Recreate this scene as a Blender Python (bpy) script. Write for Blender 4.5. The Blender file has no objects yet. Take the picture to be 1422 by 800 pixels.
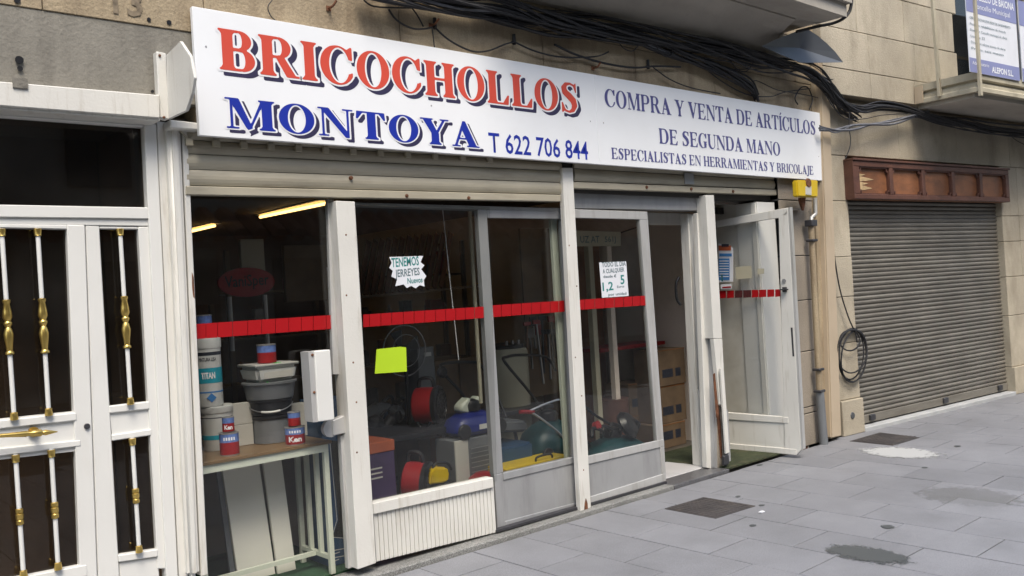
import bpy, bmesh, math, random
import numpy as np
from mathutils import Vector, Matrix
random.seed(7)
sc = bpy.context.scene
COL = sc.collection
rad = math.radians

# ---------------------------------------------------------------- camera
FP, YAW, PIT, ROL, EYE = 1229.2, 0.7221629, 0.0050866, -0.0612372, 1.6
_f = Vector((math.sin(YAW)*math.cos(PIT), math.cos(YAW)*math.cos(PIT), math.sin(PIT)))
_r = Vector((math.cos(YAW), -math.sin(YAW), 0)); _u = _r.cross(_f)
CR = _r*math.cos(ROL) + _u*math.sin(ROL)
CU = -_r*math.sin(ROL) + _u*math.cos(ROL)
CF = _f
CP = Vector((0, 0, EYE))
cd = bpy.data.cameras.new('camera'); cam = bpy.data.objects.new('camera', cd); COL.objects.link(cam)
cam.matrix_world = Matrix(((CR.x, CU.x, -CF.x, CP.x), (CR.y, CU.y, -CF.y, CP.y), (CR.z, CU.z, -CF.z, CP.z), (0, 0, 0, 1)))
cd.sensor_width = 36; cd.lens = FP/1422*36; cd.clip_end = 500; cd.clip_start = 0.05
sc.camera = cam

# ---------------------------------------------------------------- sky, sun, exposure
w = bpy.data.worlds.new('World'); sc.world = w; w.use_nodes = True
nt = w.node_tree; bg = nt.nodes['Background']
sky = nt.nodes.new('ShaderNodeTexSky'); sky.sky_type = 'NISHITA'; sky.sun_disc = False
SUN_EL, SUN_AZ = rad(58), rad(205)      # azimuth clockwise from +Y
sky.sun_elevation = SUN_EL; sky.sun_rotation = SUN_AZ
sky.air_density = 1.3; sky.dust_density = 3.0; sky.ozone_density = 1.0
nt.links.new(sky.outputs[0], bg.inputs[0]); bg.inputs[1].default_value = 0.115
sd = bpy.data.lights.new('sun', 'SUN'); sd.energy = 1.35; sd.angle = rad(25); sd.color = (1, .93, .82)
sun = bpy.data.objects.new('sun', sd); COL.objects.link(sun)
sdir = Vector((math.sin(SUN_AZ)*math.cos(SUN_EL), math.cos(SUN_AZ)*math.cos(SUN_EL), math.sin(SUN_EL)))
sun.rotation_euler = (-sdir).to_track_quat('-Z', 'Y').to_euler(); sun.location = sdir*30
sc.view_settings.view_transform = 'Standard'; sc.view_settings.look = 'None'
sc.view_settings.exposure = 1.25; sc.view_settings.gamma = 1
sc.cycles.max_bounces = 8; sc.cycles.transparent_max_bounces = 24
sc.cycles.caustics_reflective = False; sc.cycles.caustics_refractive = False
sc.cycles.use_denoising = True

# ---------------------------------------------------------------- points measured on real planes
def ray(x, y): return CF*FP + CR*(x-711) - CU*(y-400)
def hit(x, y, p, n):
    d = ray(x, y); p = Vector(p); n = Vector(n)
    return CP + d*((p-CP).dot(n)/d.dot(n))
def AY(x, y, Y): return hit(x, y, (0, Y, 0), (0, 1, 0))
def AZ(x, y, Z): return hit(x, y, (0, 0, Z), (0, 0, 1))
def AX(x, y, X): return hit(x, y, (X, 0, 0), (1, 0, 0))
TH2 = rad(5.54)
U2 = Vector((math.cos(TH2), -math.sin(TH2), 0)); V2 = Vector((math.sin(TH2), math.cos(TH2), 0)); O2 = Vector((8.0, 4.42, 0))
def AB(x, y, d=0): return hit(x, y, O2+V2*d, V2)
def B2(u, d, z): return O2 + U2*u + V2*d + Vector((0, 0, z))
YV = Vector((0, 1, 0)); XV = Vector((1, 0, 0)); ZV = Vector((0, 0, 1))

# ---------------------------------------------------------------- materials
def mat(name, col, rough=.5, var=.12, scale=5, bump=.0, bscale=60, metal=0., dirt=None, damt=.0, dscale=(5, 5, .7), dlo=.5, dhi=.7, objvar=0., emit=0., speck=0., spec=.5, low=None):
    m = bpy.data.materials.new(name); m.use_nodes = True; t = m.node_tree; L = t.links.new
    b = t.nodes['Principled BSDF']; b.inputs['Roughness'].default_value = rough; b.inputs['Metallic'].default_value = metal
    b.inputs['Specular IOR Level'].default_value = spec
    g = t.nodes.new('ShaderNodeNewGeometry')
    n = t.nodes.new('ShaderNodeTexNoise'); n.inputs['Scale'].default_value = scale; n.inputs['Detail'].default_value = 6
    L(g.outputs['Position'], n.inputs['Vector'])
    c = Vector(col[:3])
    r = t.nodes.new('ShaderNodeValToRGB'); r.color_ramp.elements[0].position = .3; r.color_ramp.elements[1].position = .7
    r.color_ramp.elements[0].color = (*(c*(1-var)), 1); r.color_ramp.elements[1].color = (*(c*(1+var)), 1)
    L(n.outputs[0], r.inputs[0]); out = r.outputs[0]
    if speck:
        v = t.nodes.new('ShaderNodeTexNoise'); v.inputs['Scale'].default_value = 160; v.inputs['Detail'].default_value = 2
        L(g.outputs['Position'], v.inputs['Vector'])
        mr = t.nodes.new('ShaderNodeMapRange'); mr.inputs[1].default_value = .35; mr.inputs[2].default_value = .65
        mr.inputs[3].default_value = 1-speck; mr.inputs[4].default_value = 1+speck
        L(v.outputs[0], mr.inputs[0]); mm = t.nodes.new('ShaderNodeMix'); mm.data_type = 'RGBA'; mm.blend_type = 'MULTIPLY'; mm.inputs[0].default_value = 1
        L(out, mm.inputs[6]); L(mr.outputs[0], mm.inputs[7]); out = mm.outputs[2]
    if dirt:
        mp = t.nodes.new('ShaderNodeVectorMath'); mp.operation = 'MULTIPLY'; mp.inputs[1].default_value = dscale
        L(g.outputs['Position'], mp.inputs[0]); n2 = t.nodes.new('ShaderNodeTexNoise'); n2.inputs['Scale'].default_value = 1; n2.inputs['Detail'].default_value = 8; n2.inputs['Roughness'].default_value = .65
        L(mp.outputs[0], n2.inputs['Vector']); mr = t.nodes.new('ShaderNodeMapRange'); mr.inputs[1].default_value = dlo; mr.inputs[2].default_value = dhi; mr.inputs[4].default_value = damt
        L(n2.outputs[0], mr.inputs[0]); mm = t.nodes.new('ShaderNodeMix'); mm.data_type = 'RGBA'
        L(mr.outputs[0], mm.inputs[0]); L(out, mm.inputs[6]); mm.inputs[7].default_value = (*dirt, 1); out = mm.outputs[2]
    if objvar:
        oi = t.nodes.new('ShaderNodeObjectInfo'); mr = t.nodes.new('ShaderNodeMapRange'); mr.inputs[3].default_value = 1-objvar; mr.inputs[4].default_value = 1+objvar
        L(oi.outputs['Random'], mr.inputs[0]); mm = t.nodes.new('ShaderNodeMix'); mm.data_type = 'RGBA'; mm.blend_type = 'MULTIPLY'; mm.inputs[0].default_value = 1
        L(out, mm.inputs[6]); L(mr.outputs[0], mm.inputs[7]); out = mm.outputs[2]
    L(out, b.inputs['Base Color'])
    if bump:
        n3 = t.nodes.new('ShaderNodeTexNoise'); n3.inputs['Scale'].default_value = bscale; n3.inputs['Detail'].default_value = 5
        L(g.outputs['Position'], n3.inputs['Vector']); bp = t.nodes.new('ShaderNodeBump'); bp.inputs['Strength'].default_value = bump; bp.inputs['Distance'].default_value = .015
        L(n3.outputs[0], bp.inputs['Height']); L(bp.outputs[0], b.inputs['Normal'])
    if emit:
        b.inputs['Emission Color'].default_value = (*col[:3], 1); b.inputs['Emission Strength'].default_value = emit
    return m
def glass(name, tint=(.93, .95, .94), rough=.0, dusty=.03):
    m = bpy.data.materials.new(name); m.use_nodes = True; t = m.node_tree; L = t.links.new
    t.nodes.clear(); o = t.nodes.new('ShaderNodeOutputMaterial')
    tr = t.nodes.new('ShaderNodeBsdfTransparent'); tr.inputs[0].default_value = (*tint, 1)
    gl = t.nodes.new('ShaderNodeBsdfGlossy'); gl.inputs['Roughness'].default_value = rough
    df = t.nodes.new('ShaderNodeBsdfDiffuse'); df.inputs[0].default_value = (.5, .5, .48, 1)
    fr = t.nodes.new('ShaderNodeFresnel')
    bf = t.nodes.new('ShaderNodeNewGeometry'); mi = t.nodes.new('ShaderNodeMapRange'); mi.inputs[3].default_value = 1.45; mi.inputs[4].default_value = 1/1.45   # same reflectance on both faces of the pane
    L(bf.outputs['Backfacing'], mi.inputs[0]); L(mi.outputs[0], fr.inputs[0])
    g = t.nodes.new('ShaderNodeNewGeometry'); n = t.nodes.new('ShaderNodeTexNoise'); n.inputs['Scale'].default_value = 2.2; n.inputs['Detail'].default_value = 7
    L(g.outputs['Position'], n.inputs['Vector']); mr = t.nodes.new('ShaderNodeMapRange'); mr.inputs[1].default_value = .35; mr.inputs[2].default_value = .8; mr.inputs[4].default_value = dusty*2
    L(n.outputs[0], mr.inputs[0])
    m1 = t.nodes.new('ShaderNodeMixShader'); m2 = t.nodes.new('ShaderNodeMixShader')
    L(mr.outputs[0], m1.inputs[0]); L(tr.outputs[0], m1.inputs[1]); L(df.outputs[0], m1.inputs[2])
    L(fr.outputs[0], m2.inputs[0]); L(m1.outputs[0], m2.inputs[1]); L(gl.outputs[0], m2.inputs[2]); L(m2.outputs[0], o.inputs[0])
    return m
M = {}
M['white'] = mat('white_paint', (.67, .66, .615), .42, .05, 3, .08, 90, dirt=(.30, .25, .17), damt=.75, dscale=(22, 22, 2.2), dlo=.55, dhi=.85)
M['white_clean'] = mat('white_enamel', (.70, .70, .67), .38, .03, 3, .03, 60, dirt=(.45, .42, .34), damt=.3, dscale=(7, 7, 2), dlo=.6, dhi=.9)
M['sign'] = mat('sign_sheet', (.84, .86, .88), .4, .02, 2, dirt=(.68, .68, .66), damt=.35, dscale=(1.5, 1.5, 2.5), dlo=.5, dhi=.9)
M['red_ink'] = mat('red_ink', (.62, .075, .045), .4, .05, 4)
M['navy_ink'] = mat('navy_ink', (.035, .03, .075), .4, .05, 4)
M['blue_ink'] = mat('blue_ink', (.012, .030, .33), .4, .05, 4)
M['violet_ink'] = mat('slate_blue_ink', (.085, .085, .25), .4, .08, 4)
M['white_ink'] = mat('white_ink', (.82, .83, .85), .4, .02, 4)
M['cream_slat'] = mat('cream_shutter_paint', (.40, .365, .28), .5, .10, 3, .05, 40, dirt=(.16, .13, .09), damt=.7, dscale=(2.2, 2, 14), dlo=.5, dhi=.85)
M['grey_alu'] = mat('grey_aluminium', (.35, .355, .36), .38, .08, 3, .03, 50, metal=.2, dirt=(.16, .16, .16), damt=.4, dscale=(6, 6, 1))
M['light_alu'] = mat('light_aluminium', (.50, .50, .49), .35, .05, 3, .02, 60, metal=.25, dirt=(.25, .23, .19), damt=.5, dscale=(8, 8, 1))
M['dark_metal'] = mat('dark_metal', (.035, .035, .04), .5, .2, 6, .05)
M['black'] = mat('black_plastic', (.012, .012, .014), .35, .2, 6)
M['rubber'] = mat('black_cable', (.014, .014, .016), .6, .4, 9, .2, 60)
M['rope'] = mat('grey_cable', (.12, .125, .14), .6, .3, 9, .2, 60)
M['rust'] = mat('rust', (.14, .055, .025), .8, .5, 30, .4, 90)
M['brass'] = mat('brass', (.62, .44, .13), .28, .1, 8, metal=.9)
M['steel'] = mat('steel', (.45, .45, .46), .35, .1, 8, metal=.8)
M['stone_gold'] = mat('golden_stone', (.36, .29, .19), .85, .2, 2.2, .35, 60, dirt=(.17, .125, .08), damt=.9, dscale=(4.2, 4.2, 1.2), dlo=.45, dhi=.75, speck=.12)
M['stone_pale'] = mat('pale_granite', (.43, .38, .29), .85, .15, 1.6, .35, 70, dirt=(.22, .185, .13), damt=.85, dscale=(3.2, 3.2, 1.3), dlo=.48, dhi=.8, speck=.12, objvar=.07)
M['stone_grey'] = mat('grey_pier_stone', (.27, .235, .19), .85, .15, 2, .3, 70, dirt=(.15, .13, .11), damt=.6, dscale=(3, 3, 1), dlo=.45, dhi=.8, speck=.12, objvar=.08)
M['render'] = mat('grey_cement_render', (.225, .212, .18), .9, .2, 2.5, .3, 50, dirt=(.11, .10, .085), damt=.75, dscale=(6, 6, 1.1), dlo=.45, dhi=.75, speck=.06)
M['soffit'] = mat('balcony_render', (.40, .37, .32), .85, .12, 1.5, .15, 30, dirt=(.19, .17, .15), damt=.7, dscale=(1.1, 3.5, 1.5), dlo=.45, dhi=.8)
M['balc_stone'] = mat('balcony_stone', (.43, .39, .29), .8, .14, 3, .25, 60, dirt=(.2, .17, .12), damt=.6, dscale=(5, 5, 3), dlo=.5, dhi=.8)
M['peach'] = mat('peach_paint', (.46, .375, .27), .6, .06, 3, .06, 40, dirt=(.25, .18, .11), damt=.6, dscale=(10, 10, 1.3), dlo=.55, dhi=.85)
M['slab'] = mat('paving_stone', (.215, .220, .238), .55, .10, 1.1, .22, 150, dirt=(.125, .13, .135), damt=.6, dscale=(3.1, 3.1, 3.1), dlo=.42, dhi=.85, objvar=.05, speck=.16)
M['joint'] = mat('joint_mortar', (.035, .034, .033), .9, .2, 6, .2)
M['granite'] = mat('speckled_granite', (.22, .22, .21), .5, .1, 6, .1, 120, speck=.55, dirt=(.1, .1, .095), damt=.6, dscale=(3, 3, 3))
M['marble'] = mat('pale_marble', (.52, .52, .53), .3, .06, 3, speck=.06, dirt=(.34, .34, .34), damt=.5, dscale=(3, 3, 3))
M['iron'] = mat('iron_cover', (.050, .045, .045), .65, .25, 5, .5, 90, dirt=(.12, .10, .085), damt=.5, dscale=(9, 9, 9))
M['carpet'] = mat('green_carpet', (.034, .044, .018), .95, .35, 9, .6, 220, dirt=(.13, .11, .06), damt=.5, dscale=(5, 5, 5))
M['green_mat'] = mat('dark_green_carpet', (.02, .07, .03), .95, .3, 9, .6, 220)
M['concrete'] = mat('pale_concrete', (.38, .39, .39), .85, .12, 5, .3, 60)
M['stain'] = mat('wet_dark_stain', (.075, .08, .085), .5, .2, 9, .1, 100)
M['tape'] = mat('red_tape', (.36, .004, .007), .4, .05, 4)
M['tape_faded'] = mat('charred_tape', (.07, .012, .012), .6, .5, 60)
M['glass'] = glass('window_glass', (.97, .97, .96), dusty=.004)
M['glass_shop'] = glass('shop_glass', (.90, .905, .89), dusty=.006)
M['glass_dark'] = glass('smoked_glass', (.50, .46, .41), dusty=.01)
M['paper'] = mat('white_paper', (.72, .74, .78), .7, .04, 6)
M['neon_paper'] = mat('lime_paper', (.42, .62, .015), .6, .03, 5)
M['teal_ink'] = mat('teal_marker', (.02, .20, .19), .6, .1, 9)
M['grey_ink'] = mat('grey_marker', (.10, .16, .18), .6, .1, 9)
M['notice_blue'] = mat('blue_print', (.05, .20, .48), .5, .1, 9)
M['banner_blue'] = mat('banner_blue', (.24, .26, .46), .5, .05, 3)
M['yellow'] = mat('yellow_plastic', (.60, .42, .015), .4, .06, 6, dirt=(.35, .24, .05), damt=.4, dscale=(9, 9, 9))
M['red'] = mat('red_plastic', (.29, .009, .011), .35, .08, 6)
M['blue'] = mat('blue_plastic', (.006, .016, .17), .35, .1, 6)
M['teal'] = mat('teal_plastic', (.004, .045, .052), .4, .1, 6)
M['cyan'] = mat('turquoise_label', (.02, .32, .42), .4, .03, 6)
M['tub_white'] = mat('white_tub_plastic', (.62, .63, .60), .35, .04, 6)
M['tub_grey'] = mat('grey_tub_plastic', (.16, .17, .18), .4, .06, 6)
M['tub_black'] = mat('black_tub_plastic', (.02, .021, .024), .35, .1, 6)
M['tin'] = mat('tin', (.40, .40, .40), .4, .06, 8, metal=.6)
M['can_blue'] = mat('can_label_blue', (.12, .20, .48), .4, .25, 60)
M['print_dark'] = mat('dark_print', (.03, .035, .05), .5, .3, 60)
M['kraft'] = mat('cardboard', (.155, .105, .062), .8, .25, 5, .1, 80)
M['wood'] = mat('brown_wood', (.20, .075, .022), .55, .25, 4, .15, 40)
M['wood_top'] = mat('varnished_top', (.17, .105, .045), .4, .15, 7)
M['fascia'] = mat('fascia_wood', (.105, .045, .030), .55, .22, 6, .2, 60, dirt=(.055, .025, .02), damt=.6, dscale=(5, 5, 9))
M['fascia_panel'] = mat('fascia_panel_wood', (.23, .095, .042), .5, .35, 3, .15, 60, dirt=(.10, .045, .025), damt=.7, dscale=(4, 4, 12), dlo=.45, dhi=.7)
M['bare_wood'] = mat('bare_wood', (.46, .33, .18), .7, .2, 20, .2, 70)
M['slat'] = mat('grey_steel_slat', (.185, .172, .145), .5, .14, 3, .1, 70, metal=.15, dirt=(.10, .085, .065), damt=.8, dscale=(1.2, 1.2, 22), dlo=.45, dhi=.75, objvar=.12)
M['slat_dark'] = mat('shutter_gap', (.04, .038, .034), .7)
M['navy_box'] = mat('navy_printed_board', (.018, .06, .13), .45, .1, 4)
M['grey_board'] = mat('grey_board', (.52, .51, .46), .6, .05, 3)
M['mint'] = mat('pale_green_enamel', (.60, .64, .54), .4, .04, 5)
M['beige'] = mat('beige_enamel', (.46, .43, .32), .4, .05, 4)
M['purple'] = mat('purple_print', (.06, .035, .10), .5, .15, 6)
M['orange'] = mat('orange_print', (.42, .10, .04), .5, .15, 6)
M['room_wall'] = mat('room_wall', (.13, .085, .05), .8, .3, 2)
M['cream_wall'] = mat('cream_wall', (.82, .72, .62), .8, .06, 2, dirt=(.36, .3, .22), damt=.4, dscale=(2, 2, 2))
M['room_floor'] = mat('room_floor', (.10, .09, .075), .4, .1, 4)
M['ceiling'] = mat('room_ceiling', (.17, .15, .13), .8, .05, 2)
M['tube'] = mat('lit_tube', (1.0, .60, .18), .4, 0, 4, emit=2.0)
M['flash'] = mat('dark_grey_sheet', (.10, .11, .125), .5, .08, 3)
M['opp_stone'] = mat('street_facade_stone', (.34, .30, .25), .85, .15, 2, .2, 40)
M['opp_dark'] = mat('street_window_dark', (.02, .022, .025), .3, .1, 3)
M['opp_tile'] = mat('roof_tile', (.25, .10, .05), .8, .3, 8)
M['asphalt'] = mat('asphalt', (.05, .05, .052), .85, .2, 9, .4, 120)
M['green_label'] = mat('neon_green_sticker', (.05, .60, .08), .5, .05, 5)

def decal(name, col, rough, amt=.85):
    m = bpy.data.materials.new(name); m.use_nodes = True; t = m.node_tree; L = t.links.new
    b = t.nodes['Principled BSDF']; b.inputs['Base Color'].default_value = (*col, 1); b.inputs['Roughness'].default_value = rough
    g = t.nodes.new('ShaderNodeTexCoord'); sb_ = t.nodes.new('ShaderNodeVectorMath'); sb_.operation = 'SUBTRACT'; sb_.inputs[1].default_value = (.5, .5, 0); ml = t.nodes.new('ShaderNodeVectorMath'); ml.operation = 'MULTIPLY'; ml.inputs[1].default_value = (2, 2, 0)
    ln = t.nodes.new('ShaderNodeVectorMath'); ln.operation = 'LENGTH'; L(g.outputs['Generated'], sb_.inputs[0]); L(sb_.outputs[0], ml.inputs[0]); L(ml.outputs[0], ln.inputs[0])
    gp = t.nodes.new('ShaderNodeNewGeometry'); n = t.nodes.new('ShaderNodeTexNoise'); n.inputs['Scale'].default_value = 14; n.inputs['Detail'].default_value = 8; n.inputs['Roughness'].default_value = .7; L(gp.outputs['Position'], n.inputs['Vector'])
    ad = t.nodes.new('ShaderNodeMath'); ad.operation = 'MULTIPLY_ADD'; ad.inputs[1].default_value = 1.3; L(n.outputs[0], ad.inputs[0]); L(ln.outputs['Value'], ad.inputs[2])
    mr = t.nodes.new('ShaderNodeMapRange'); mr.inputs[1].default_value = 1.28; mr.inputs[2].default_value = 1.50; mr.inputs[3].default_value = amt; mr.inputs[4].default_value = 0; L(ad.outputs[0], mr.inputs[0]); L(mr.outputs[0], b.inputs['Alpha'])
    return m
M['pale_wall'] = mat('pale_painted_wall', (.74, .72, .66), .7, .06, 2, dirt=(.5, .46, .38), damt=.5, dscale=(3, 3, 3))
M['pale_board'] = mat('pale_board', (.78, .77, .70), .6, .05, 3)
M['wet'] = decal('damp_stain', (.095, .105, .108), .45, .75)
M['cement'] = decal('cement_smear', (.40, .41, .41), .85, .95)
M['grime'] = decal('pavement_grime', (.11, .11, .115), .6, .22)
M['moss'] = decal('brownish_grime', (.15, .15, .135), .6, .14)
M['dark_granite'] = mat('dark_polished_granite', (.10, .10, .105), .3, .15, 6, .05, 80, speck=.5)
M['faded'] = mat('faded_stencil', (.20, .16, .11), .9, .4, 40)

# ---------------------------------------------------------------- mesh helpers
class MB:
    def __init__(s): s.v = []; s.f = []
    def add(s, vs, fs):
        o = len(s.v); s.v += [Vector(p) for p in vs]; s.f += [tuple(i+o for i in f) for f in fs]; return s
    def box(s, x0, x1, y0, y1, z0, z1):
        return s.hexa([(x0, y0, z0), (x1, y0, z0), (x1, y0, z1), (x0, y0, z1)], Vector((0, y1-y0, 0)))
    def hexa(s, quad, ext): return s.prism(quad, ext)
    def prism(s, pts, ext):
        pts = [Vector(p) for p in pts]; n = len(pts); ext = Vector(ext)
        fs = [tuple(range(n)), tuple(reversed(range(n, 2*n)))] + [(i, i+n, (i+1) % n+n, (i+1) % n) for i in range(n)]
        nrm = Vector((0, 0, 0))
        for i in range(n): nrm += pts[i].cross(pts[(i+1) % n])
        if nrm.dot(ext) > 0: fs = [tuple(reversed(f)) for f in fs]
        return s.add(pts+[p+ext for p in pts], fs)
    def obox(s, c, a, b, d):
        c = Vector(c); a = Vector(a); b = Vector(b); d = Vector(d)
        return s.prism([c-a-b-d, c+a-b-d, c+a+b-d, c-a+b-d], d*2)
    def bar(s, p, q, wdt, dpt, ref=ZV):
        p = Vector(p); q = Vector(q); t = (q-p).normalized(); a = t.cross(ref)
        if a.length < 1e-3: a = t.cross(XV)
        a.normalize(); b = t.cross(a)
        return s.obox((p+q)/2, a*wdt/2, b*dpt/2, (q-p)/2)
    def cyl(s, p, q, r0, r1=None, n=14):
        return s.tube([p, q], [r0, r0 if r1 is None else r1], n)
    def tube(s, pts, r, n=8):
        pts = [Vector(p) for p in pts]; k = len(pts)
        if not isinstance(r, (list, tuple)): r = [r]*k
        vs = []; fs = []; pa = None
        for i, p in enumerate(pts):
            t = (pts[min(i+1, k-1)]-pts[max(i-1, 0)]).normalized()
            if pa is None: a = t.cross(ZV); a = t.cross(XV) if a.length < .05 else a
            else: a = pa - t*pa.dot(t)
            a.normalize(); pa = a; b = t.cross(a)
            for j in range(n):
                th = 2*math.pi*j/n; vs.append(p+(a*math.cos(th)+b*math.sin(th))*r[i])
        for i in range(k-1):
            for j in range(n):
                fs.append((i*n+j, i*n+(j+1) % n, (i+1)*n+(j+1) % n, (i+1)*n+j))
        fs.append(tuple(reversed(range(n)))); fs.append(tuple((k-1)*n+j for j in range(n)))
        return s.add(vs, fs)
    def lathe(s, base, axis, prof, n=20):   # prof [(r, h)]
        base = Vector(base); ax = Vector(axis).normalized()
        return s.tube_raw([(base+ax*h, r) for r, h in prof], ax, n)
    def tube_raw(s, pr, ax, n):
        a = ax.cross(XV); a = ax.cross(YV) if a.length < .1 else a
        a.normalize(); b = ax.cross(a); vs = []; fs = []
        for p, r in pr:
            for j in range(n):
                th = 2*math.pi*j/n; vs.append(p+(a*math.cos(th)+b*math.sin(th))*r)
        k = len(pr)
        for i in range(k-1):
            for j in range(n): fs.append((i*n+j, i*n+(j+1) % n, (i+1)*n+(j+1) % n, (i+1)*n+j))
        fs.append(tuple(reversed(range(n)))); fs.append(tuple((k-1)*n+j for j in range(n)))
        return s.add(vs, fs)
    def build(s, name, m, parent=None, bevel=0, smooth=False, kind=None, label=None, seg=1):
        me = bpy.data.meshes.new(name); off = Vector((0, 0, 0)); pp = parent
        while pp is not None: off += pp.location; pp = pp.parent
        me.from_pydata([tuple(v-off) for v in s.v], [], s.f); me.materials.append(M[m] if isinstance(m, str) else m)
        b = bmesh.new(); b.from_mesh(me); bmesh.ops.recalc_face_normals(b, faces=b.faces)
        if bevel:
            ed = [e for e in b.edges if len(e.link_faces) == 2 and e.calc_face_angle(0) > .5]
            try: bmesh.ops.bevel(b, geom=ed, offset=bevel, segments=seg, affect='EDGES', clamp_overlap=True)
            except Exception: pass
        b.to_mesh(me); b.free()
        if smooth:
            for p in me.polygons: p.use_smooth = True
            try: me.set_sharp_from_angle(angle=rad(40))
            except Exception: pass
        o = bpy.data.objects.new(name, me); COL.objects.link(o)
        if parent is not None: o.parent = parent
        if kind: o['kind'] = kind
        if label: o['label'] = label
        return o
def thing(name, label, cat, loc=(0, 0, 0), group=None):
    o = bpy.data.objects.new(name, None); COL.objects.link(o); o.location = loc; o.empty_display_size = .1
    o['label'] = label; o['category'] = cat
    if group: o['group'] = group
    return o
def tag(o, label, cat, group=None):
    o['label'] = label; o['category'] = cat
    if group: o['group'] = group
    return o
def dup(root, loc, label=None):
    r = root.copy(); COL.objects.link(r); r.location = loc
    if label: r['label'] = label
    for ch in list(root.children):
        c = ch.copy(); COL.objects.link(c); c.parent = r
        for g in ch.children:
            d = g.copy(); COL.objects.link(d); d.parent = c
    return r
def fq(pts, Y, dep=.03): return MB().prism([AY(x, y, Y) for x, y in pts], (0, dep, 0))
def fqa(mb, pts, Y, dep=.03): return mb.prism([AY(x, y, Y) for x, y in pts], (0, dep, 0))
def bq(pts, d, dep): return MB().prism([AB(x, y, d) for x, y in pts], V2*dep)
def spline(pts, k=6):
    P = [Vector(p) for p in pts]; P = [P[0]]+P+[P[-1]]; o = []
    for i in range(1, len(P)-2):
        a, b, c, d = P[i-1:i+3]
        for j in range(k):
            t = j/k; o.append(.5*((2*b)+(c-a)*t+(2*a-5*b+4*c-d)*t*t+(3*b-a-3*c+d)*t**3))
    o.append(P[-2]); return o
def lerp(a, b, t): return (a[0]+(b[0]-a[0])*t, a[1]+(b[1]-a[1])*t)

# sans text: blender's built-in font turned into a flat mesh
def text(s, p, right, up, h, m, parent, name='lettering', width=None, bold=0., align='LEFT'):
    cu = bpy.data.curves.new('t', 'FONT'); cu.body = s; cu.size = 1; cu.offset = bold; cu.align_x = align; cu.resolution_u = 2
    ob = bpy.data.objects.new('t', cu); COL.objects.link(ob)
    me = bpy.data.meshes.new_from_object(ob.evaluated_get(bpy.context.evaluated_depsgraph_get())); bpy.data.objects.remove(ob)
    xs = [v.co.x for v in me.vertices]; x0, x1 = min(xs), max(xs); k = h/.7
    sx = k if width is None else width/(x1-x0)
    off = Vector((0, 0, 0)); pp = parent
    while pp is not None: off += pp.location; pp = pp.parent
    p = Vector(p)-off; right = Vector(right).normalized(); up = Vector(up).normalized(); x0 = x0 if align == 'LEFT' else 0
    for v in me.vertices: v.co = p + right*((v.co.x-x0)*sx) + up*(v.co.y*k)
    me.materials.clear(); me.materials.append(M[m]); o = bpy.data.objects.new(name, me); COL.objects.link(o); o.parent = parent
    return o

# bold roman letters drawn as distance fields and contoured
def _box(X, Y, a, b, c, d): return np.maximum(np.maximum(a-X, X-c), np.maximum(b-Y, Y-d))
def _ell(X, Y, cx, cy, rx, ry):
    x = (X-cx); y = (Y-cy); k = np.sqrt((x/rx)**2+(y/ry)**2)+1e-6; g = np.sqrt((x/rx**2)**2+(y/ry**2)**2)+1e-6
    return k*(k-1)/g
def _cv(X, Y, pts):
    d = None; n = len(pts)
    ar = sum(pts[i][0]*pts[(i+1) % n][1]-pts[(i+1) % n][0]*pts[i][1] for i in range(n))
    if ar < 0: pts = pts[::-1]
    for i in range(n):
        (x0, y0), (x1, y1) = pts[i], pts[(i+1) % n]; l = math.hypot(x1-x0, y1-y0)
        e = ((x1-x0)*-(Y-y0)+(y1-y0)*(X-x0))/l
        d = e if d is None else np.maximum(d, e)
    return d
def _path(X, Y, pr):
    d = np.full_like(X, 9.)
    for i in range(len(pr)-1):
        for t in np.linspace(0, 1, 7):
            a, b = pr[i], pr[i+1]; x = a[0]+(b[0]-a[0])*t; y = a[1]+(b[1]-a[1])*t; r = a[2]+(b[2]-a[2])*t
            d = np.minimum(d, np.hypot(X-x, Y-y)-r)
    return d
mn = np.minimum; mx = np.maximum
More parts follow.
